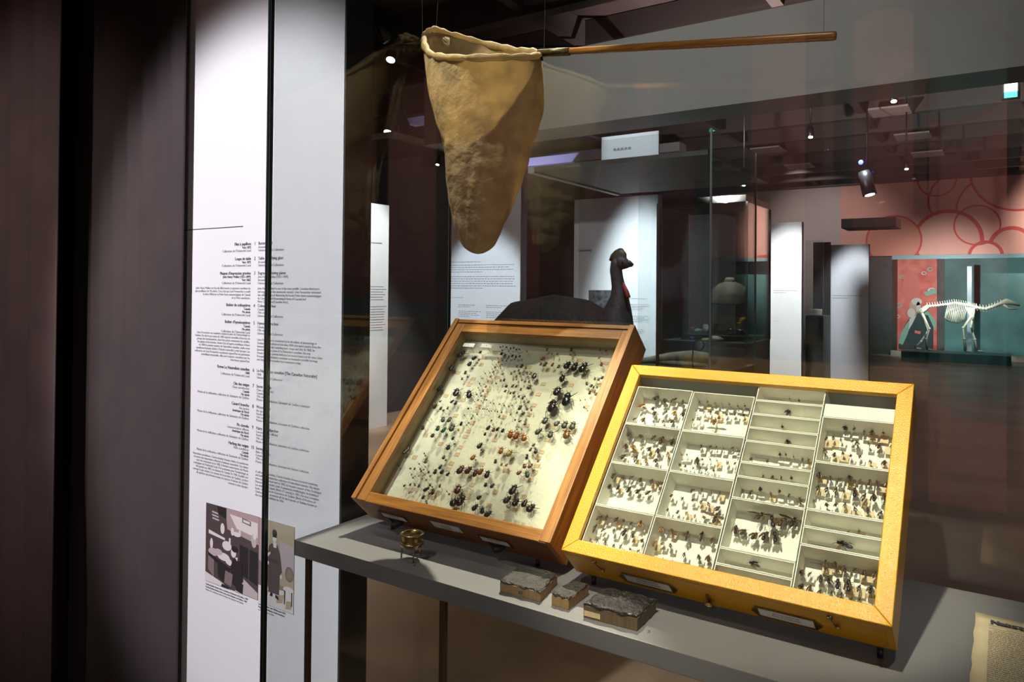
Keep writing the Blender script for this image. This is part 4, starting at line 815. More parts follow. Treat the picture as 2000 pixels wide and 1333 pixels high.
# ------------------------------------------------------------------ engraved blocks
def block(corners, h, top, label, side, relief, seed, num=None, tagpaper=False):
    """corners: front-left, front-right, back-right of the base on the shelf"""
    a, b, c = [Vector(p) for p in corners]; ex = (b-a); ey = (c-b); n = 26
    root = tag(empty('printing_block', a), label, 'printing block', 'engraved wooden printing blocks')
    rg = random.Random(seed); bm_ = MB()
    L4 = [Vector((0, 0, 0)), ex, ex+ey, ey]
    hb = h*.68
    bm_.add([p for p in L4]+[p+Vector((0, 0, hb)) for p in L4], [(3, 2, 1, 0), (4, 5, 6, 7), (0, 1, 5, 4), (1, 2, 6, 5), (2, 3, 7, 6), (3, 0, 4, 7)], 0)
    bm_.build('wooden_body', side, root)
    f = [rg.uniform(0, 6) for _ in range(8)]; vs = []
    def H(u, v):
        d = math.hypot(u-.55, v-.5); th = math.atan2(v-.5, u-.55)
        if relief == 'flower': r = .5*(.5+.5*math.cos(7*th+3*d+f[0]))*max(0, 1-d*1.7)+.3*math.exp(-(d*9)**2)+.14*math.sin(u*23+f[1])*math.sin(v*19+f[2])
        else: r = .10*math.sin(u*9+f[0])*math.sin(v*7+f[1])+.18*math.sin(u*3+f[2]+v*4)
        return h*.86+h*.30*r
    for j in range(n+1):
        for i in range(n+1):
            u, v = i/n, j/n; e = min(u, v, 1-u, 1-v)
            uu = u+(.012*math.sin(v*17+f[4]) if u in (0, 1) else 0); vv = v+(.02*math.sin(u*15+f[5]) if v in (0, 1) else 0)
            p = ex*uu+ey*vv; p.z = H(u, v)-(h*.10 if e < .02 else 0); vs.append(p)
    tp_ = MB().add(vs, [(j*(n+1)+i, j*(n+1)+i+1, (j+1)*(n+1)+i+1, (j+1)*(n+1)+i) for j in range(n) for i in range(n)], 0, True)
    k = len(tp_.v); rim = [i for i in range(n+1)]+[j*(n+1)+n for j in range(1, n+1)]+[n*(n+1)+i for i in range(n-1, -1, -1)]+[j*(n+1) for j in range(n-1, 0, -1)]
    lowv = [Vector((tp_.v[i][0], tp_.v[i][1], hb)) for i in rim]
    tp_.add(lowv, [], 0); m_ = len(rim)
    tp_.f += [(rim[(q+1) % m_], rim[q], k+q, k+(q+1) % m_) for q in range(m_)]; tp_.mi += [0]*m_; tp_.smooth += [False]*m_
    tp_.build('engraved_face', top, root)
    if num:
        ang = math.atan2(ex.y, ex.x); Mx = Matrix.Rotation(ang, 4, 'Z') @ Matrix(((1, 0, 0, ex.length*.52), (0, 0, -1, -.0004), (0, 1, 0, .0045), (0, 0, 0, 1)))
        lettering('handwritten_number', num, .0085, Mx, M_ink, root, 'CENTER')
    if tagpaper:
        ang = math.atan2(ex.y, ex.x)
        q = MB().box((.001, -.0005, .003), (.028, -.0001, .011)); q.xf(Matrix.Rotation(ang, 4, 'Z')); q.build('paper_strip', M_papert, root)
z_ = SH+.0005
block([(-.704, 1.027, z_), (-.626, 1.030, z_), (-.640, 1.108, z_)], .0225, M_inkedg, 'wooden printing block with worn grey face, numbered 65 on its front', M_block, 'worn', 4, num='65')
block([(-.606, 1.032, z_), (-.574, 1.031, z_), (-.574, 1.098, z_)], .0225, M_inkedg, 'narrow wooden printing block, middle one and smallest of the three', M_block, 'worn', 8)
block([(-.542, 1.021, z_), (-.454, 1.025, z_), (-.456, 1.101, z_)], .0270, M_inked, 'largest printing block with shiny black carved flower face and paper strip', wood('dark_block_wood', (.17, .12, .06), (.07, .05, .03), 2, .5, 140), 'flower', 3, tagpaper=True)

# ------------------------------------------------------------------ journal page at the corner
pg = tag(empty('journal_page', (-.036, 1.10, SH+.0005)), 'old cream journal page with black gothic heading lying on the shelf corner', 'journal')
n = 10; vs = []
for j in range(n+1):
    for i in range(n+1):
        u, v = i/n, j/n; e = .0010*math.sin(v*23+1)*(1 if i == 0 else 0)
        vs.append((.165*u+e, .29*v-.0, .0015+.0012*math.sin(u*3)*math.sin(v*4+1)+(.0015*(1-u)**4)))
MB().add(vs, [(j*(n+1)+i, j*(n+1)+i+1, (j+1)*(n+1)+i+1, (j+1)*(n+1)+i) for j in range(n) for i in range(n)], 0, True).build('top_sheet', M_paperp, pg).modifiers.new('t', 'SOLIDIFY').thickness = .0006
MB().box((.001, .0005, 0), (.164, .289, .0007)).build('lower_sheet', M_paperp, pg)
def pt(t, s, x, y, al='LEFT', bold=0): return lettering('printed_text', t, s, Matrix.Translation((x, y, .0046)), M_ink, pg, al, bold, depth=.0001)
pt('Naturaliste', .0150, .020, .2530, bold=.0011)
pt('Vol. 1.', .0048, .018, .2435); pt('Québec, Décembre 1868.', .0048, .062, .2435); pt('No. 1.', .0048, .140, .2435)
MB().box((.018, .2405, .0044), (.155, .2408, .0047)).build('rule_line', M_ink, pg); MB().box((.018, .2300, .0044), (.155, .2303, .0047)).build('rule_line', M_ink, pg)
pt('Rédacteur: M. l’abbé Provancher.', .0044, .040, .2335)
rt_ = random.Random(9); words_ = 'nous croyons que la publication de ce journal sera utile aux amis de l’histoire naturelle et que les naturalistes canadiens trouveront dans ses pages une description de nos plantes insectes oiseaux poissons mammifères minéraux'.split()
for q in range(34):
    s_ = '' 
    while len(s_) < 52: s_ += rt_.choice(words_)+' '
    pt(s_.strip(), .0046, .018 if q else .024, .2225-.0063*q)
# ------------------------------------------------------------------ distant text panels
def far_panel(px0, px1, pytop, Y, label, thick=.10, rows=(), title=None, side=True):
    a, b = at(px0, pytop, Y=Y), at(px1, pytop, Y=Y)
    o = tag(empty('text_panel', (a.x, Y, 0)), label, 'panel'); w_ = b.x-a.x; h_ = max(a.z, b.z)
    MB().box((0, 0, 0), (w_, thick, h_)).build('board', M_board, o)
    if side: tag(MB().box((w_+.0005, .0005, 0), (w_+.004, thick, h_)).build('side_face', M_boardside, o), 'dark side face')
    for (zz, n_, x0, x1, sp, th) in rows:    # paragraphs of small print
        b_ = MB(); rg = random.Random(int(zz*100+x0*50))
        for k in range(n_):
            x = w_*x0; xe = w_*(x1-(rg.uniform(0, .1) if k < n_-1 else .25*(x1-x0)*2))
            while x < xe:
                l = rg.uniform(.010, .034); b_.box((x, -.0012, zz-k*sp), (min(x+l, xe), -.0004, zz-k*sp+th)); x += l+.008
        b_.build('small_print', M_grayink, o)
    if title:
        s_, sz, x, z = title; lettering('heading', s_, sz, upright(w_*x, -.0015, z), M_ink, o, 'LEFT', .0008)
    return o
far_panel(880, 1018, 335, 5.6, 'white text panel with two columns of print, seen behind the net', rows=[(1.86, 1, .02, .9, .02, .006), (1.83, 4, .02, .95, .022, .006), (1.72, 6, .02, .96, .022, .006), (1.52, 1, .02, .42, .02, .004)]
  + [(z, n_, x0, x1, .017, .005) for z, n_ in ((1.45, 2), (1.39, 4), (1.28, 3), (1.20, 6), (1.06, 3), (.98, 7)) for x0, x1 in ((.14, .48), (.54, .96))])
p_ = far_panel(1122, 1285, 391, 7.0, 'white text panel with a small dark photograph behind the cassowary', rows=[(1.30, 1, .05, .35, .02, .005)]+[(z, n_, .40, .92, .018, .005) for z, n_ in ((1.52, 2), (1.46, 5), (1.34, 5), (1.20, 4), (1.08, 6), (.94, 3))]+[(1.58-.12*i, 3, .04, .34, .02, .004) for i in (1, 2)], title=('Cassowary', .038, .05, 2.02))
p_.children[0]
q0, q1 = at(1150, 567, Y=7.0), at(1200, 610, Y=7.0)
ph_ = MB(); ph_.box((q0.x-p_.location.x, -.004, q1.z), (q1.x-p_.location.x, -.0005, q0.z)); ph_.build('photograph', mat('dark_photo', (.10, .10, .11), .4, noise=.8, nscale=22), p_)
# slim panel that faces along the hall (left)
a, b = at(713, 395, X=-6.0), at(760, 403, X=-6.0)
o = tag(empty('text_panel', (-6.0, a.y, 0)), 'slim white text panel standing at the far left before the dark wall', 'panel')
MB().box((-.10, 0, 0), (0, b.y-a.y, a.z)).build('board', M_board, o)
tag(MB().box((-.10, -.012, -.0), (.004, -.001, a.z+.02)).build('edge_glass', mat('pale_edge', (.42, .52, .52), .3), o), 'pale greenish edge')
bb = MB(); rg = random.Random(8)
for k in range(16): bb.box((.0004, .10, 1.62-.030*k-(.05 if k > 5 else 0)), (.0010, .10+rg.uniform(.20, .26), 1.628-.030*k-(.05 if k > 5 else 0)))
bb.build('small_print', M_grayink, o)
lettering('heading', 'Des racines entremêlées', .022, Matrix(((0, 0, 1, .001), (1, 0, 0, .06), (0, 1, 0, 2.12), (0, 0, 0, 1))), M_ink, o, 'LEFT', .0006)
# right hand panels
far_panel(1505, 1566, 436, 11.0, 'tall white text panel standing right of the far gem case', rows=[(1.62, 2, .10, .92, .03, .008), (1.18, 1, .1, .4, .03, .006)])
far_panel(1620, 1697, 479, 13.0, 'bluish white text panel further back, before the dark wall', rows=[(1.55, 2, .08, .9, .04, .010)])
# dark case between them
a = at(1574, 470, Y=12.4); b = at(1608, 620, Y=12.4)
o = tag(empty('dark_case', (a.x, 12.4, 0)), 'dark display case between the two right-hand panels with a small white object', 'display case')
MB().box((0, 0, 0), (b.x-a.x, .6, b.z)).build('cabinet', M_dark, o); MB().box((0, .55, b.z), (b.x-a.x, .60, a.z)).build('backboard', M_dark, o)
MB().box((0, 0, b.z+.001), (b.x-a.x, .54, b.z+.02)).build('shelf', M_greywall, o)
MB().box((0, -.012, b.z+.001), (b.x-a.x, -.002, a.z)).build('pane', M_glass, o)
c = at(1592, 617, Y=12.55)
tag(MB().bevbox((0, 0, 0), (.17, .1, .10), .01).build('fossil_slab', mat('fossil_cream', (.55, .50, .38), .7, noise=.3, nscale=30), loc=(c.x-.08, 12.55, b.z+.021)), 'small cream slab on the shelf of the dark case', 'fossil')

# ------------------------------------------------------------------ cassowary show case (middle distance)
c0 = at(1387, 250, Y=4.33); CX1, CZ1 = c0.x, c0.z; CX0 = at(1132, 300, Y=4.33).x; CY0, CY1 = 4.33, 5.30
sc_ = tag(empty('glass_show_case', (CX0, CY0, 0)), 'big glass show case with dark plinth standing behind the cassowary', 'show case')
def cl(x, y, z): return (x-CX0, y-CY0, z)
M_glass2 = glass('case_glass_far', (.93, .955, .955), .07)
MB().box(cl(CX0, CY0, 1.087), cl(CX1, CY0+.010, CZ1)).build('front_pane', M_glass2, sc_)
MB().box(cl(CX1-.010, CY0+.012, 1.087), cl(CX1, CY1-.012, CZ1)).build('side_pane', M_glass, sc_)
MB().box(cl(CX0, CY1-.010, 1.087), cl(CX1, CY1, CZ1)).build('back_pane', M_glass2, sc_)
M_edge2 = mat('pale_glass_edge', (.20, .25, .24), .3)
for x, y in ((CX1, CY0), (CX1, CY1-.012)): MB().box(cl(x+.0005, y, 1.087), cl(x+.012, y+.012, CZ1)).build('corner_strip', M_edge2, sc_)
x_ = at(1287, 500, Y=CY0).x; MB().box(cl(x_-.012, CY0-.012, 1.087), cl(x_+.006, CY0-.001, at(1287, 398, Y=CY0).z)).build('corner_strip', M_dark, sc_)
HZ = at(1387, 300, Y=4.33).z; HX0 = at(1040, 336, Y=4.33).x
tag(MB().box(cl(HX0, CY0+.02, HZ), cl(CX1-.02, 5.75, HZ+.03)).build('canopy', mat('canopy_grey', (.13, .13, .12), .6), sc_), 'grey canopy board')
tag(MB().box(cl(HX0-.05, CY0+.02, HZ-.012), cl(HX0, 5.75, HZ+.03)).build('canopy_edge', mat('canopy_white', (.42, .44, .45), .5), sc_), 'white canopy edge')
MB().box(cl(CX0, CY0+.0, 0), cl(CX1, CY1, 1.085)).build('plinth', M_dark, sc_)
# lit caption board seen above the canopy
a, b = at(1175, 268, Y=5.0), at(1286, 312, Y=5.0)
o = tag(empty('caption_board', (a.x, 5.0, HZ+.031)), 'white caption board above the canopy of the cassowary case', 'sign')
MB().box((0, 0, 0), (b.x-a.x, .02, .30)).build('board', M_board, o)
bb = MB(); [bb.box((.10+k*.03, -.0015, .19), (.10+k*.03+.022, -.0005, .205)) for k in range(5)]; bb.build('small_print', M_grayink, o)
spot('caption_spot', (a.x+.1, 4.6, 4.2), (a.x+.25, 5.0, HZ+.15), 260, COOL, 20, .6)

# bone and loupe on the plinth of that case
bn = at(1318, 700, Y=4.6); PT = 1.085
o = tag(empty('long_bone', (-1.80, 4.62, PT+.001)), 'long pale weathered bone lying in the case behind the yellow drawer', 'bone')
MB().tube([(-.29, 0, .0), (-.18, 0, .020), (-.02, .01, .050), (.12, .01, .066), (.22, 0, .062), (.28, -.01, .035)], [.010, .022, .032, .036, .032, .018], 12, squash=[(1, 1.2)]*6).ell((.02, .02, .015), (.25, .05, .025)).build('bone_shaft', mat('bone_pale', (.50, .46, .36), .7, noise=.35, nscale=16, bump=.3, bscale=40), o)
o.location.z = PT+.032
o = tag(empty('stand_loupe', (-1.62, 4.48, PT+.001)), 'small round magnifier on a thin black stand beside the bone', 'magnifying glass')
MB().lathe([(0, .012), (.045, .010), (.048, 0), (0, 0)], seg=24).build('foot', M_black, o)
MB().tube([(0, 0, .01), (-.003, 0, .08), (.0, 0, .15), (.008, 0, .175)], .004, 8).build('stem', M_black, o)
b_ = MB(); b_.lathe([(.030, -.004), (.036, -.004), (.036, .004), (.030, .004), (.030, -.004)], seg=28); b_.xf(Matrix.Translation((.042, -.01, .180)) @ Matrix.Rotation(math.radians(75), 4, 'X')); b_.build('lens_rim', M_black, o)
b_ = MB(); b_.ell((0, 0, 0), (.0295, .0295, .004)); b_.xf(Matrix.Translation((.042, -.01, .180)) @ Matrix.Rotation(math.radians(75), 4, 'X')); b_.build('lens', M_glass2, o)

# ------------------------------------------------------------------ the cassowary
BY = 3.90
def bp(px, py, dy=0): p = at(px, py, Y=BY+dy); return p
o_b = at(1150, 700, Y=BY); PLZ = .62
cw = tag(empty('stuffed_cassowary', (o_b.x, BY, PLZ)), 'stuffed black cassowary with tall casque and red wattle, standing in profile', 'bird')
def bl(px, py, dy=0): v = bp(px, py, dy); return (v.x-o_b.x, v.y-BY, v.z-PLZ)
M_feath = mat('black_plumage', (.022, .020, .022), .75, noise=.5, nscale=40, bump=1.0, bscale=90, stretch=(1, 1, .25)); M_neck = mat('slate_neck_skin', (.050, .052, .070), .55, noise=.3, nscale=30, bump=.3); M_beak = mat('dark_beak', (.035, .030, .026), .35)
body = MB()
pts = [bl(938, 715), bl(975, 690), bl(1020, 672), bl(1085, 668), bl(1140, 672), bl(1180, 680), bl(1208, 690)]
body.tube(pts, [.04, .18, .27, .29, .265, .21, .13], 28, 0, squash=[(1, .8)]*7)
M2 = Matrix.Identity(3)
body.tube([bl(1200, 672), bl(1203, 640), bl(1207, 605), bl(1210, 578), bl(1208, 560), bl(1205, 543), bl(1203, 528), bl(1205, 516), bl(1210, 509)], [.15, .108, .080, .052, .040, .036, .036, .038, .032], 20, 1)
body.tube([bl(1200, 514), bl(1210, 513), bl(1221, 515), bl(1229, 518)], [.025, .048, .034, .018], 16, 1, squash=[(1, .75)]*4)
body.tube([bl(1221, 514), bl(1230, 514.5), bl(1237, 518)], [.024, .016, .006], 12, 2, squash=[(1, .7)]*3)
body.tube([bl(1223, 519), bl(1230, 519.5), bl(1235, 520.5)], [.012, .008, .004], 10, 2)
for dy, x in ((-.10, 1150), (.12, 1120)):
    h = bl(x, 680, dy); body.tube([h, (h[0]+.04, h[1], .22), (h[0]-.03, h[1], .12), (h[0]+.0, h[1], .03)], [.10, .035, .022, .024], 14, 1)
    for a in (-25, 0, 25): body.tube([(h[0], h[1], .022), (h[0]+.15*math.cos(math.radians(a)), h[1]+.15*math.sin(math.radians(a)), .010)], [.016, .008], 8, 1)
body.build('body', [M_feath, M_neck, M_beak], cw)
ca = MB(); ca.tube([bl(1204, 515), bl(1208, 505), bl(1212, 493), bl(1213, 485)], [.052, .055, .040, .010], 16, squash=[(.35, 1)]*4, up=(0, 1, 0)); tag(ca.build('casque', mat('casque_horn', (.060, .056, .042), .45, noise=.3, nscale=20), cw), 'olive horn casque')
wt = MB(); wt.tube([bl(1217, 553, -.035), bl(1221, 565, -.05), bl(1226, 580, -.055), bl(1226, 584, -.055)], [.008, .018, .020, .010], 12, squash=[(.8, .5)]*4); wt.tube([bl(1219, 556, .03), bl(1223, 570, .03), bl(1228, 582, .03)], [.006, .015, .012], 10); tag(wt.build('wattle', mat('red_wattle', (.45, .07, .07), .5), cw), 'red hanging wattle')
e = MB(); e.ell(bl(1216, 512.5, -.034), (.007, .004, .007)); e.build('eye', M_black, cw)
fe = MB(); rg = random.Random(6)    # drooping coarse feathers over the back
for k in range(260):
    t = rg.random(); sx = 962+t*215; ytop = 690-34*math.sin(math.pi*min(1, (t*.9+.12)))+rg.uniform(0, 40); dy = -.16-.10*math.sin(math.pi*t)*rg.uniform(.6, 1.0)
    a = Vector(bl(sx, ytop, dy)); q = a+Vector((-.10-.05*rg.random(), rg.uniform(-.02, .01), -.13-.06*rg.random()))
    fe.tube([a, (a+q)/2+Vector((-.01, -.02, .02)), q], [.006, .005, .001], 4)
tag(fe.build('feathers', M_feath, cw), kind='stuff')
pb_ = MB().bevbox((-1.05, -.45, 0), (.75, .30, PLZ-.002), .01); pb_.build('bird_plinth', M_dark, loc=(o_b.x, BY, 0)); tag(bpy.data.objects['bird_plinth'], 'dark low plinth under the stuffed cassowary', 'plinth')

# ------------------------------------------------------------------ gem case (further back)
g0 = at(1457, 380, Y=7.7); GXa = at(1290, 395, Y=7.7).x; GXb = g0.x; GZ = g0.z
o = tag(empty('glass_show_case', (GXa, 7.7, 0)), 'further glass show case with black header displaying minerals and a domed shell', 'show case')
def gg(x, y, z): return (x-GXa, y-7.7, z)
pz = at(1456, 672, Y=7.7).z
MB().box(gg(GXa, 7.7, GZ-.07), gg(GXb, 8.62, GZ)).build('header', M_black, o)
for a, b in (((GXa, 7.7, pz), (GXb, 7.71, GZ-.071)), ((GXb-.010, 7.712, pz), (GXb, 8.608, GZ-.071)), ((GXa, 8.61, pz), (GXb, 8.62, GZ-.071))): MB().box(gg(*a), gg(*b)).build('pane', glass('gem_glass', (.95, .97, .965), .045) if 'gem_glass' not in MATS else MATS['gem_glass'], o)
for x, y in ((GXb, 7.7), (GXb, 8.6), (GXa, 7.69)): MB().box(gg(x+.0005, y, pz), gg(x+.02, y+.02, GZ-.071)).build('corner_post', M_edge2 if y < 8 else M_dark, o)
MB().box(gg(GXa+.02, 7.7, 0), gg(GXb, 8.62, pz-.001)).build('plinth', mat('plinth_slate', (.085, .095, .10), .5), o)
rz = at(1400, 656, Y=7.95).z
MB().box(gg(at(1330, 656, Y=7.95).x, 7.95, pz), gg(GXb-.03, 8.5, rz)).build('riser', mat('riser_slate', (.045, .055, .06), .5), o)
def gem(px, py, col_, r, label, cat='mineral', shape='rock', metal=0, Y=8.1, z=None, seed=1):
    p = at(px, py, Y=Y); zb = (rz if z is None else z)+.001
    rg = random.Random(seed); bm = bmesh.new()
    if shape == 'rock':
        bmesh.ops.create_icosphere(bm, subdivisions=2, radius=1)
        for v in bm.verts: v.co *= rg.uniform(.75, 1.15)
        M_ = Matrix.Translation((0, 0, r[2])) @ Matrix.Diagonal((*r, 1)); b_ = MB().frombm(bm, 0, False, M_)
    elif shape == 'crystal':
        bm.free(); b_ = MB()
        for k in range(14):
            a = rg.uniform(0, 6.28); t = rg.uniform(0, 1); c = Vector((r[0]*.5*math.cos(a)*(1-t*.4), r[1]*.5*math.sin(a), r[0]*.95+r[2]*1.5*t)); q = c+Vector((math.cos(a), math.sin(a), rg.uniform(-.2, .8))).normalized()*r[0]*.8
            b_.tube([c-Vector((0, 0, c.z*.3)), c, q], [r[0]*.22, r[0]*.30, r[0]*.05], 6, smooth=False)
    elif shape == 'ball':
        bm.free(); b_ = MB().ell((0, 0, r[2]), r, seg=20, rings=12)
    ob = b_.build('mineral', mat('stone_'+label.split()[0]+str(seed), col_, .15 if metal else .3, metal=metal, noise=.2, nscale=30), loc=(p.x, Y, zb)); tag(ob, label, cat, 'minerals in the far glass case'); return ob
gem(1448, 640, (.75, .50, .08), (.05, .04, .10), 'yellow branching crystal cluster at the right end of the riser', shape='crystal', seed=2, Y=8.2)
gem(1427, 652, (.55, .57, .60), (.042, .04, .042), 'shiny silver sphere in front of the yellow crystal', shape='ball', metal=1, seed=3)
gem(1446, 652, (.03, .03, .035), (.050, .040, .042), 'glossy black lump beside the silver sphere', seed=4, Y=7.99)
gem(1378, 634, (.70, .66, .58), (.040, .035, .055), 'small cream domed stone near the riser middle', shape='rock', seed=5, Y=8.3)
gem(1398, 632, (.38, .12, .20), (.040, .03, .05), 'pinkish purple crystal right of the cream stone', shape='crystal', seed=6, Y=8.3)
gem(1364, 648, (.35, .62, .58), (.045, .035, .035), 'pale green faceted mineral left of the cream stone', seed=7)
gem(1352, 640, (.28, .20, .20), (.03, .03, .035), 'dull reddish stone at the left end of the riser', seed=8, Y=8.3)
gem(1350, 668, (.10, .10, .45), (.03, .03, .022), 'small blue stone on the plinth before the riser', seed=9, Y=7.82, z=pz)
gem(1398, 668, (.62, .52, .34), (.085, .05, .030), 'flat tan stone slab on the plinth before the riser', seed=10, Y=7.82, z=pz)
gem(1378, 669, (.48, .40, .25), (.05, .04, .018), 'thin yellowish slice beside the tan slab', seed=11, Y=7.82, z=pz)
# domed shell on a bracket shelf
p = at(1425, 590, Y=8.35); sz_ = at(1425, 594, Y=8.35).z
o2 = tag(empty('domed_fossil', (p.x, 8.35, sz_)), 'large brown domed fossil shell on the upper shelf of the mineral case', 'fossil')
MB().lathe([(.22, 0), (.215, .10), (.18, .18), (.11, .235), (.04, .255), (0, .258)], seg=28).build('dome', mat('dome_brown', (.20, .16, .12), .7, noise=.4, nscale=14, bump=.5, bscale=30), o2)
MB().lathe([(.05, .235), (.06, .27), (.045, .30), (.0, .305)], seg=14).build('knob', mat('dome_top', (.26, .20, .14), .7, noise=.4, nscale=20), o2)
MB().box(gg(p.x-.30, 8.1, sz_-.012), gg(GXb-.02, 8.58, sz_-.001)).build('glass_shelf', MATS['gem_glass'], o)

# ------------------------------------------------------------------ alcove: red picture and skeleton
a, b = at(1745, 505, Y=FY+1.2), at(1830, 692, Y=FY+1.2)
rp = tag(empty('red_picture', (a.x, FY+1.2, b.z)), 'tall red illustrated picture of a white-bearded person in a dark coat', 'picture')
W_, H_ = b.x-a.x, a.z-b.z
M_redp = mat('picture_red', (.72, .10, .085), .6, noise=.35, nscale=3.2, col2=(.90, .28, .22)); M_navy = mat('picture_navy', (.020, .045, .055), .6); M_mint = mat('picture_mint', (.28, .55, .42), .6); M_skin = mat('picture_skin', (.70, .42, .30), .6); M_wht = mat('picture_white', (.75, .74, .68), .6); M_redl = mat('picture_red_light', (.85, .22, .20), .6)
pic = MB().box((0, 0, 0), (W_, .04, H_), 0)
def sh(mi, pts, k): pic.add([(W_*x/100, -.001-.0012*k, H_*(1-y/100)) for x, y in pts], [tuple(range(len(pts)))], mi)
def ov(mi, cx, cy, rx, ry, k): sh(mi, [(cx+rx*math.cos(t), cy+ry*math.sin(t)) for t in [2*math.pi*i/16 for i in range(16)]], k)
ov(5, 42, 30, 20, 16, 1); ov(5, 42, 44, 12, 8, 2)
for k, (x, y, r) in enumerate([(84, 12, 7), (88, 34, 9), (78, 40, 6), (90, 52, 6), (12, 50, 9), (10, 62, 6), (14, 74, 8), (92, 66, 5), (20, 20, 6), (70, 16, 6)]): ov((2, 4, 0, 5)[k % 4], x, y, r, r*.32, 3); ov(0, x+1, y, r*.6, r*.18, 4)
sh(2, [(70, 36), (98, 32), (98, 37), (76, 40)], 5); sh(2, [(60, 58), (80, 56), (98, 66), (96, 76), (84, 66)], 5)
sh(1, [(40, 62), (56, 58), (80, 60), (92, 72), (92, 98), (12, 96), (14, 88), (26, 72)], 6)
sh(2, [(30, 70), (44, 62), (34, 80), (22, 92), (12, 90), (18, 80)], 7); sh(4, [(38, 64), (54, 60), (46, 68), (36, 76)], 8)
ov(3, 48, 52, 11, 9, 9); ov(4, 54, 46, 12, 4, 10); ov(4, 42, 58, 9, 5, 10); ov(4, 58, 52, 5, 6, 10); sh(0, [(50, 76), (64, 77), (62, 80), (50, 79)], 9)
pic.build('picture_panel', [M_redp, M_navy, M_mint, M_skin, M_wht, M_redl], rp)
MB().box((-.08, -.06, -.02), (-.01, .05, H_+.02)).build('post', mat('picture_post', (.42, .40, .42), .5), rp); tag(MB().box((W_+.01, -.02, 0), (W_+.17, .04, H_)).build('side_wing', mat('picture_wing', (.10, .09, .09), .6, noise=.5, nscale=2), rp), 'dark side wing')
a = at(1889, 505, Y=FY+.4); b = at(1896, 600, Y=FY+.4)
tag(MB().box((0, 0, 0), (.10, .06, 2.3)).build('glass_fin', mat('fin_pale', (.40, .52, .58), .3), loc=(a.x, FY+.4, .0)), 'pale upright glass fin behind the skeleton', 'fin')
SY = 20.3
bz0 = at(1764, 703, Y=SY).z; bz1 = at(1764, 684, Y=SY).z; bx0 = at(1764, 690, Y=SY).x; bx1 = at(1975, 690, Y=SY).x
tag(MB().bevbox((0, 0, 0), (bx1-bx0, .9, bz1), .01).build('skeleton_base', mat('teal_base', (.022, .085, .085), .5), loc=(bx0, SY-.45, 0)), 'long dark teal base under the animal skeleton', 'base')
sk = tag(empty('animal_skeleton', (at(1880, 600, Y=SY).x, SY, bz1)), 'mounted pale skeleton of a long-necked four-legged animal on a teal base', 'skeleton')
M_bone = mat('skeleton_bone', (.50, .52, .42), .6)
def s_(px, py, dy=0): v = at(px, py, Y=SY); return Vector((v.x-sk.location.x, dy, v.z-bz1))
def path(P, n):
    out = []
    for i in range(n+1):
        t = i/n*(len(P)-1); k = min(int(t), len(P)-2); out.append(P[k].lerp(P[k+1], t-k))
    return out
spine = [s_(1812, 599), s_(1840, 596), s_(1865, 592), s_(1890, 596), s_(1908, 601)]
b_ = MB()
for i, p in enumerate(path(spine, 22)): b_.ell(p, (.035, .04, .035), seg=8, rings=6); b_.tube([p, p+Vector((-.02, 0, .09))], [.012, .006], 5)
b_.build('spine', M_bone, sk)
b_ = MB()
for i, p in enumerate(path([s_(1908, 601), s_(1925, 604), s_(1940, 599), s_(1955, 593)], 8)): b_.ell(p, (.05, .045, .04), seg=8, rings=6); b_.tube([p, p+Vector((-.01, 0, .09))], [.018, .006], 5); b_.tube([p, p+Vector((.01, 0, -.08))], [.018, .006], 5)
b_.build('neck', M_bone, sk)
for i in range(12):
    p = path(spine[1:], 22)[i+3]; dp = .33+.10*math.sin(i/11*3.1)
    b_ = MB()
    for sd in (-1, 1): b_.tube([p, p+Vector((.02, sd*.12, -.05)), p+Vector((-.01, sd*.16, -dp*.5)), p+Vector((-.05, sd*.10, -dp)), p+Vector((-.03, sd*.02, -dp-.04))], .010, 6)
    b_.build('rib', M_bone, sk)
h = s_(1957, 592); b_ = MB(); b_.tube([h, h+Vector((.08, 0, .03)), h+Vector((.20, 0, .0)), h+Vector((.34, 0, -.05))], [.05, .075, .05, .022], 12, squash=[(1, .8)]*4); b_.tube([h+Vector((.03, 0, -.04)), h+Vector((.12, 0, -.13)), h+Vector((.30, 0, -.13))], [.03, .025, .012], 8); b_.build('skull', M_bone, sk)
b_ = MB(); b_.tube([s_(1812, 599), s_(1800, 604), s_(1790, 612)], [.05, .03, .01], 6); b_.build('tail', M_bone, sk)
for sd in (-.13, .13):
    b_ = MB(); a = s_(1806, 604, sd); b_.tube([s_(1815, 598, sd*.3), a, s_(1798, 614, sd)], [.03, .06, .03], 8); b_.build('pelvis', M_bone, sk)
    b_ = MB(); a = s_(1895, 604, sd); b_.prism([(a.x-.10, a.z+.05), (a.x+.10, a.z+.03), (a.x+.08, a.z-.16), (a.x+.03, a.z-.26)], sd-.012, sd+.012, 0, 1); b_.build('shoulder_blade', M_bone, sk)
def lg(P): b_ = MB(); b_.tube(P, [.035]+[.022]*(len(P)-2)+[.03], 8); [b_.ell(p, (.034, .034, .034), seg=8, rings=6) for p in P[1:-1]]; b_.tube([P[-1], P[-1]+Vector((.14, 0, -.01))], [.028, .012], 6); b_.build('leg', M_bone, sk)
z0_ = .05
def gz(v): v.z = z0_; return v
lg([s_(1800, 608, -.13), s_(1816, 642, -.13), s_(1810, 662, -.13), gz(s_(1812, 682, -.13))]); lg([s_(1800, 608, .13), s_(1812, 646, .13), s_(1798, 668, .13), gz(s_(1786, 680, .13))])
lg([s_(1898, 618, -.13), s_(1882, 640, -.13), s_(1884, 662, -.13), gz(s_(1886, 683, -.13))]); lg([s_(1900, 618, .13), s_(1896, 640, .13), s_(1904, 664, .13), gz(s_(1908, 682, .13))])

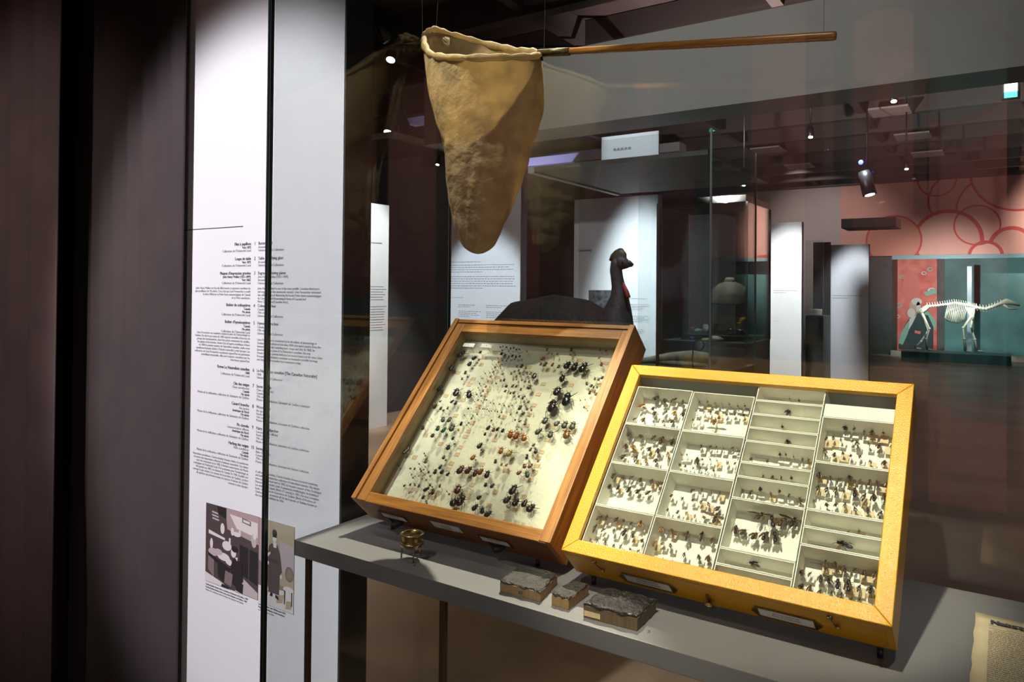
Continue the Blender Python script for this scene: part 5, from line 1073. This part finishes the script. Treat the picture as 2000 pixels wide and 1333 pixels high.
# ------------------------------------------------------------------ track lamps, ceiling boxes
M_lampglow = glow('lamp_glow', (1, .98, .92), 14); M_blueled = glow('blue_led', (.05, .08, 1), 12); M_green = glow('green_glow', (.10, .9, .55), 3)
def lamp(px, py, Y, aim, label, sz=.13, led=False, group='track spotlights under the hall ceiling', lit=True):
    p = at(px, py, Y=Y); o = tag(empty('track_spotlight', p), label, 'spotlight', group); d = Vector(aim).normalized(); a = -d*sz*.7; c = d*sz*.7
    MB().tube([a, a*.5, c], [sz*.30, sz*.36, sz*.38], 16).build('lamp_body', M_black, o)
    if lit: MB().tube([c*1.01, c*1.04], sz*.26, 14).build('lamp_lens', M_lampglow, o)
    MB().tube([(0, 0, sz*.2), (0, 0, CEIL+.352-p.z)], .012, 6).build('stem', M_black, o)
    if led: MB().ell(a*1.1+Vector((-.03, -.05, .12)), (.035, .035, .035), seg=8, rings=6).build('indicator', M_blueled, o)
    return o
lamp(768, 100, 6.6, (.15, -.5, -1), 'lit track spotlight high at the upper left of the net', .20)
lamp(746, 52, 6.2, (.4, .5, -1), 'unlit track spotlight above the lit one near the net', .24, lit=False)
lamp(790, 78, 6.9, (-.4, .5, -1), 'unlit track spotlight just right of the lit one', .22, lit=False)
lamp(762, 240, 7.6, (.1, -.4, -1), 'double dark spotlight over the blue-lit ceiling, left one', .22)
lamp(788, 244, 7.6, (.3, .3, -1), 'dark spotlight over the blue-lit ceiling, right one', .22, lit=False)
lamp(1583, 258, 11, (.1, -.4, -1), 'small lit spotlight in the middle of the dark ceiling grid', .12)
lamp(1745, 186, 11, (.1, -.4, -1), 'small lit spotlight just under the fascia beam', .14)
lamp(1693, 358, 12, (.25, -.1, -1), 'larger spotlight with blue indicator hanging before the pale wall', .26, led=True)
lamp(1770, 322, 13, (.1, -.4, -1), 'tiny lit spotlight right of the blue-indicator one', .11)
lamp(1453, 355, 9.5, (.1, -.4, -1), 'tiny lit spotlight over the mineral case corner', .08)
lamp(856, 314, 6.9, (.1, -.4, -1), 'tiny lit spotlight left of the net tip on the dark wall', .08)
# pale hatch boxes in the ceiling
M_hatch = mat('ceiling_hatch', (.42, .36, .34), .7)
for k, (px, py, label) in enumerate([(1738, 216, 'pale square ceiling diffuser nearest the fascia beam'), (1783, 265, 'pale ceiling diffuser, second along the diagonal row'), (1812, 300, 'pale ceiling diffuser, furthest of the diagonal row'), (1500, 292, 'small pale ceiling diffuser beside the glass case top'), (1562, 324, 'small pale ceiling diffuser further behind the glass case top')]):
    p = at(px, py, Z=CEIL-.03); o = tag(MB().bevbox((-.28, -.30, 0), (.28, .30, .03), .004).build('ceiling_diffuser', M_hatch, loc=(p.x, p.y, CEIL-.055)), label, 'ceiling diffuser', 'pale diffusers in the dark ceiling')
# emergency light at the upper right
p = at(1974, 175, Y=9.0); o = tag(empty('emergency_light', p), 'bright emergency light with a green sign face at the upper right', 'light')
MB().bevbox((-.08, -.04, -.10), (.08, .04, .10), .01).build('housing', M_dark, o); MB().box((-.055, -.055, -.03), (.055, -.042, .085)).build('lit_face', glow('white_glow', (.85, 1, .95), 9), o); MB().box((-.055, -.055, -.09), (.055, -.042, -.035)).build('green_face', M_green, o); MB().tube([(0, 0, .095), (0, 0, CEIL+.352-p.z)], .012, 6).build('stem', M_black, o)
# ducts washed with blue light above the dark wall
M_duct = mat('pale_duct', (.30, .29, .33), .6)
for k, (y, z) in enumerate([(8.6, 3.95), (10.2, 4.15), (12.0, 4.0)]):
    du = empty('air_duct', (-8, y, z)); MB().bevbox((-4, 0, 0), (3.4, .35, .16), .02).build('duct_body', M_duct, du)
    for hx in (-3, 0, 3): MB().tube([(hx, .175, .155), (hx, .175, CEIL+.352-z)], .01, 6).build('hanger', M_black, du)
    tag(du, ['pale air duct nearest the net, crossing above the dark wall', 'pale air duct behind the nearest one', 'pale air duct furthest back above the dark wall'][k], 'duct', 'air ducts above the dark wall')
for k, (x0, y0, x1, y1) in enumerate([(-7.5, 5.2, -1.2, 9.4), (-6.0, 3.9, -.2, 7.6)]):
    tag(MB().tube([(x0, y0, CEIL-.10), (x1, y1, CEIL-.10)], .035, 8).build('lighting_track', M_black), ['black lighting track running diagonally above the net', 'black lighting track running diagonally, the one nearer the viewer'][k], 'lighting track', 'black lighting tracks')
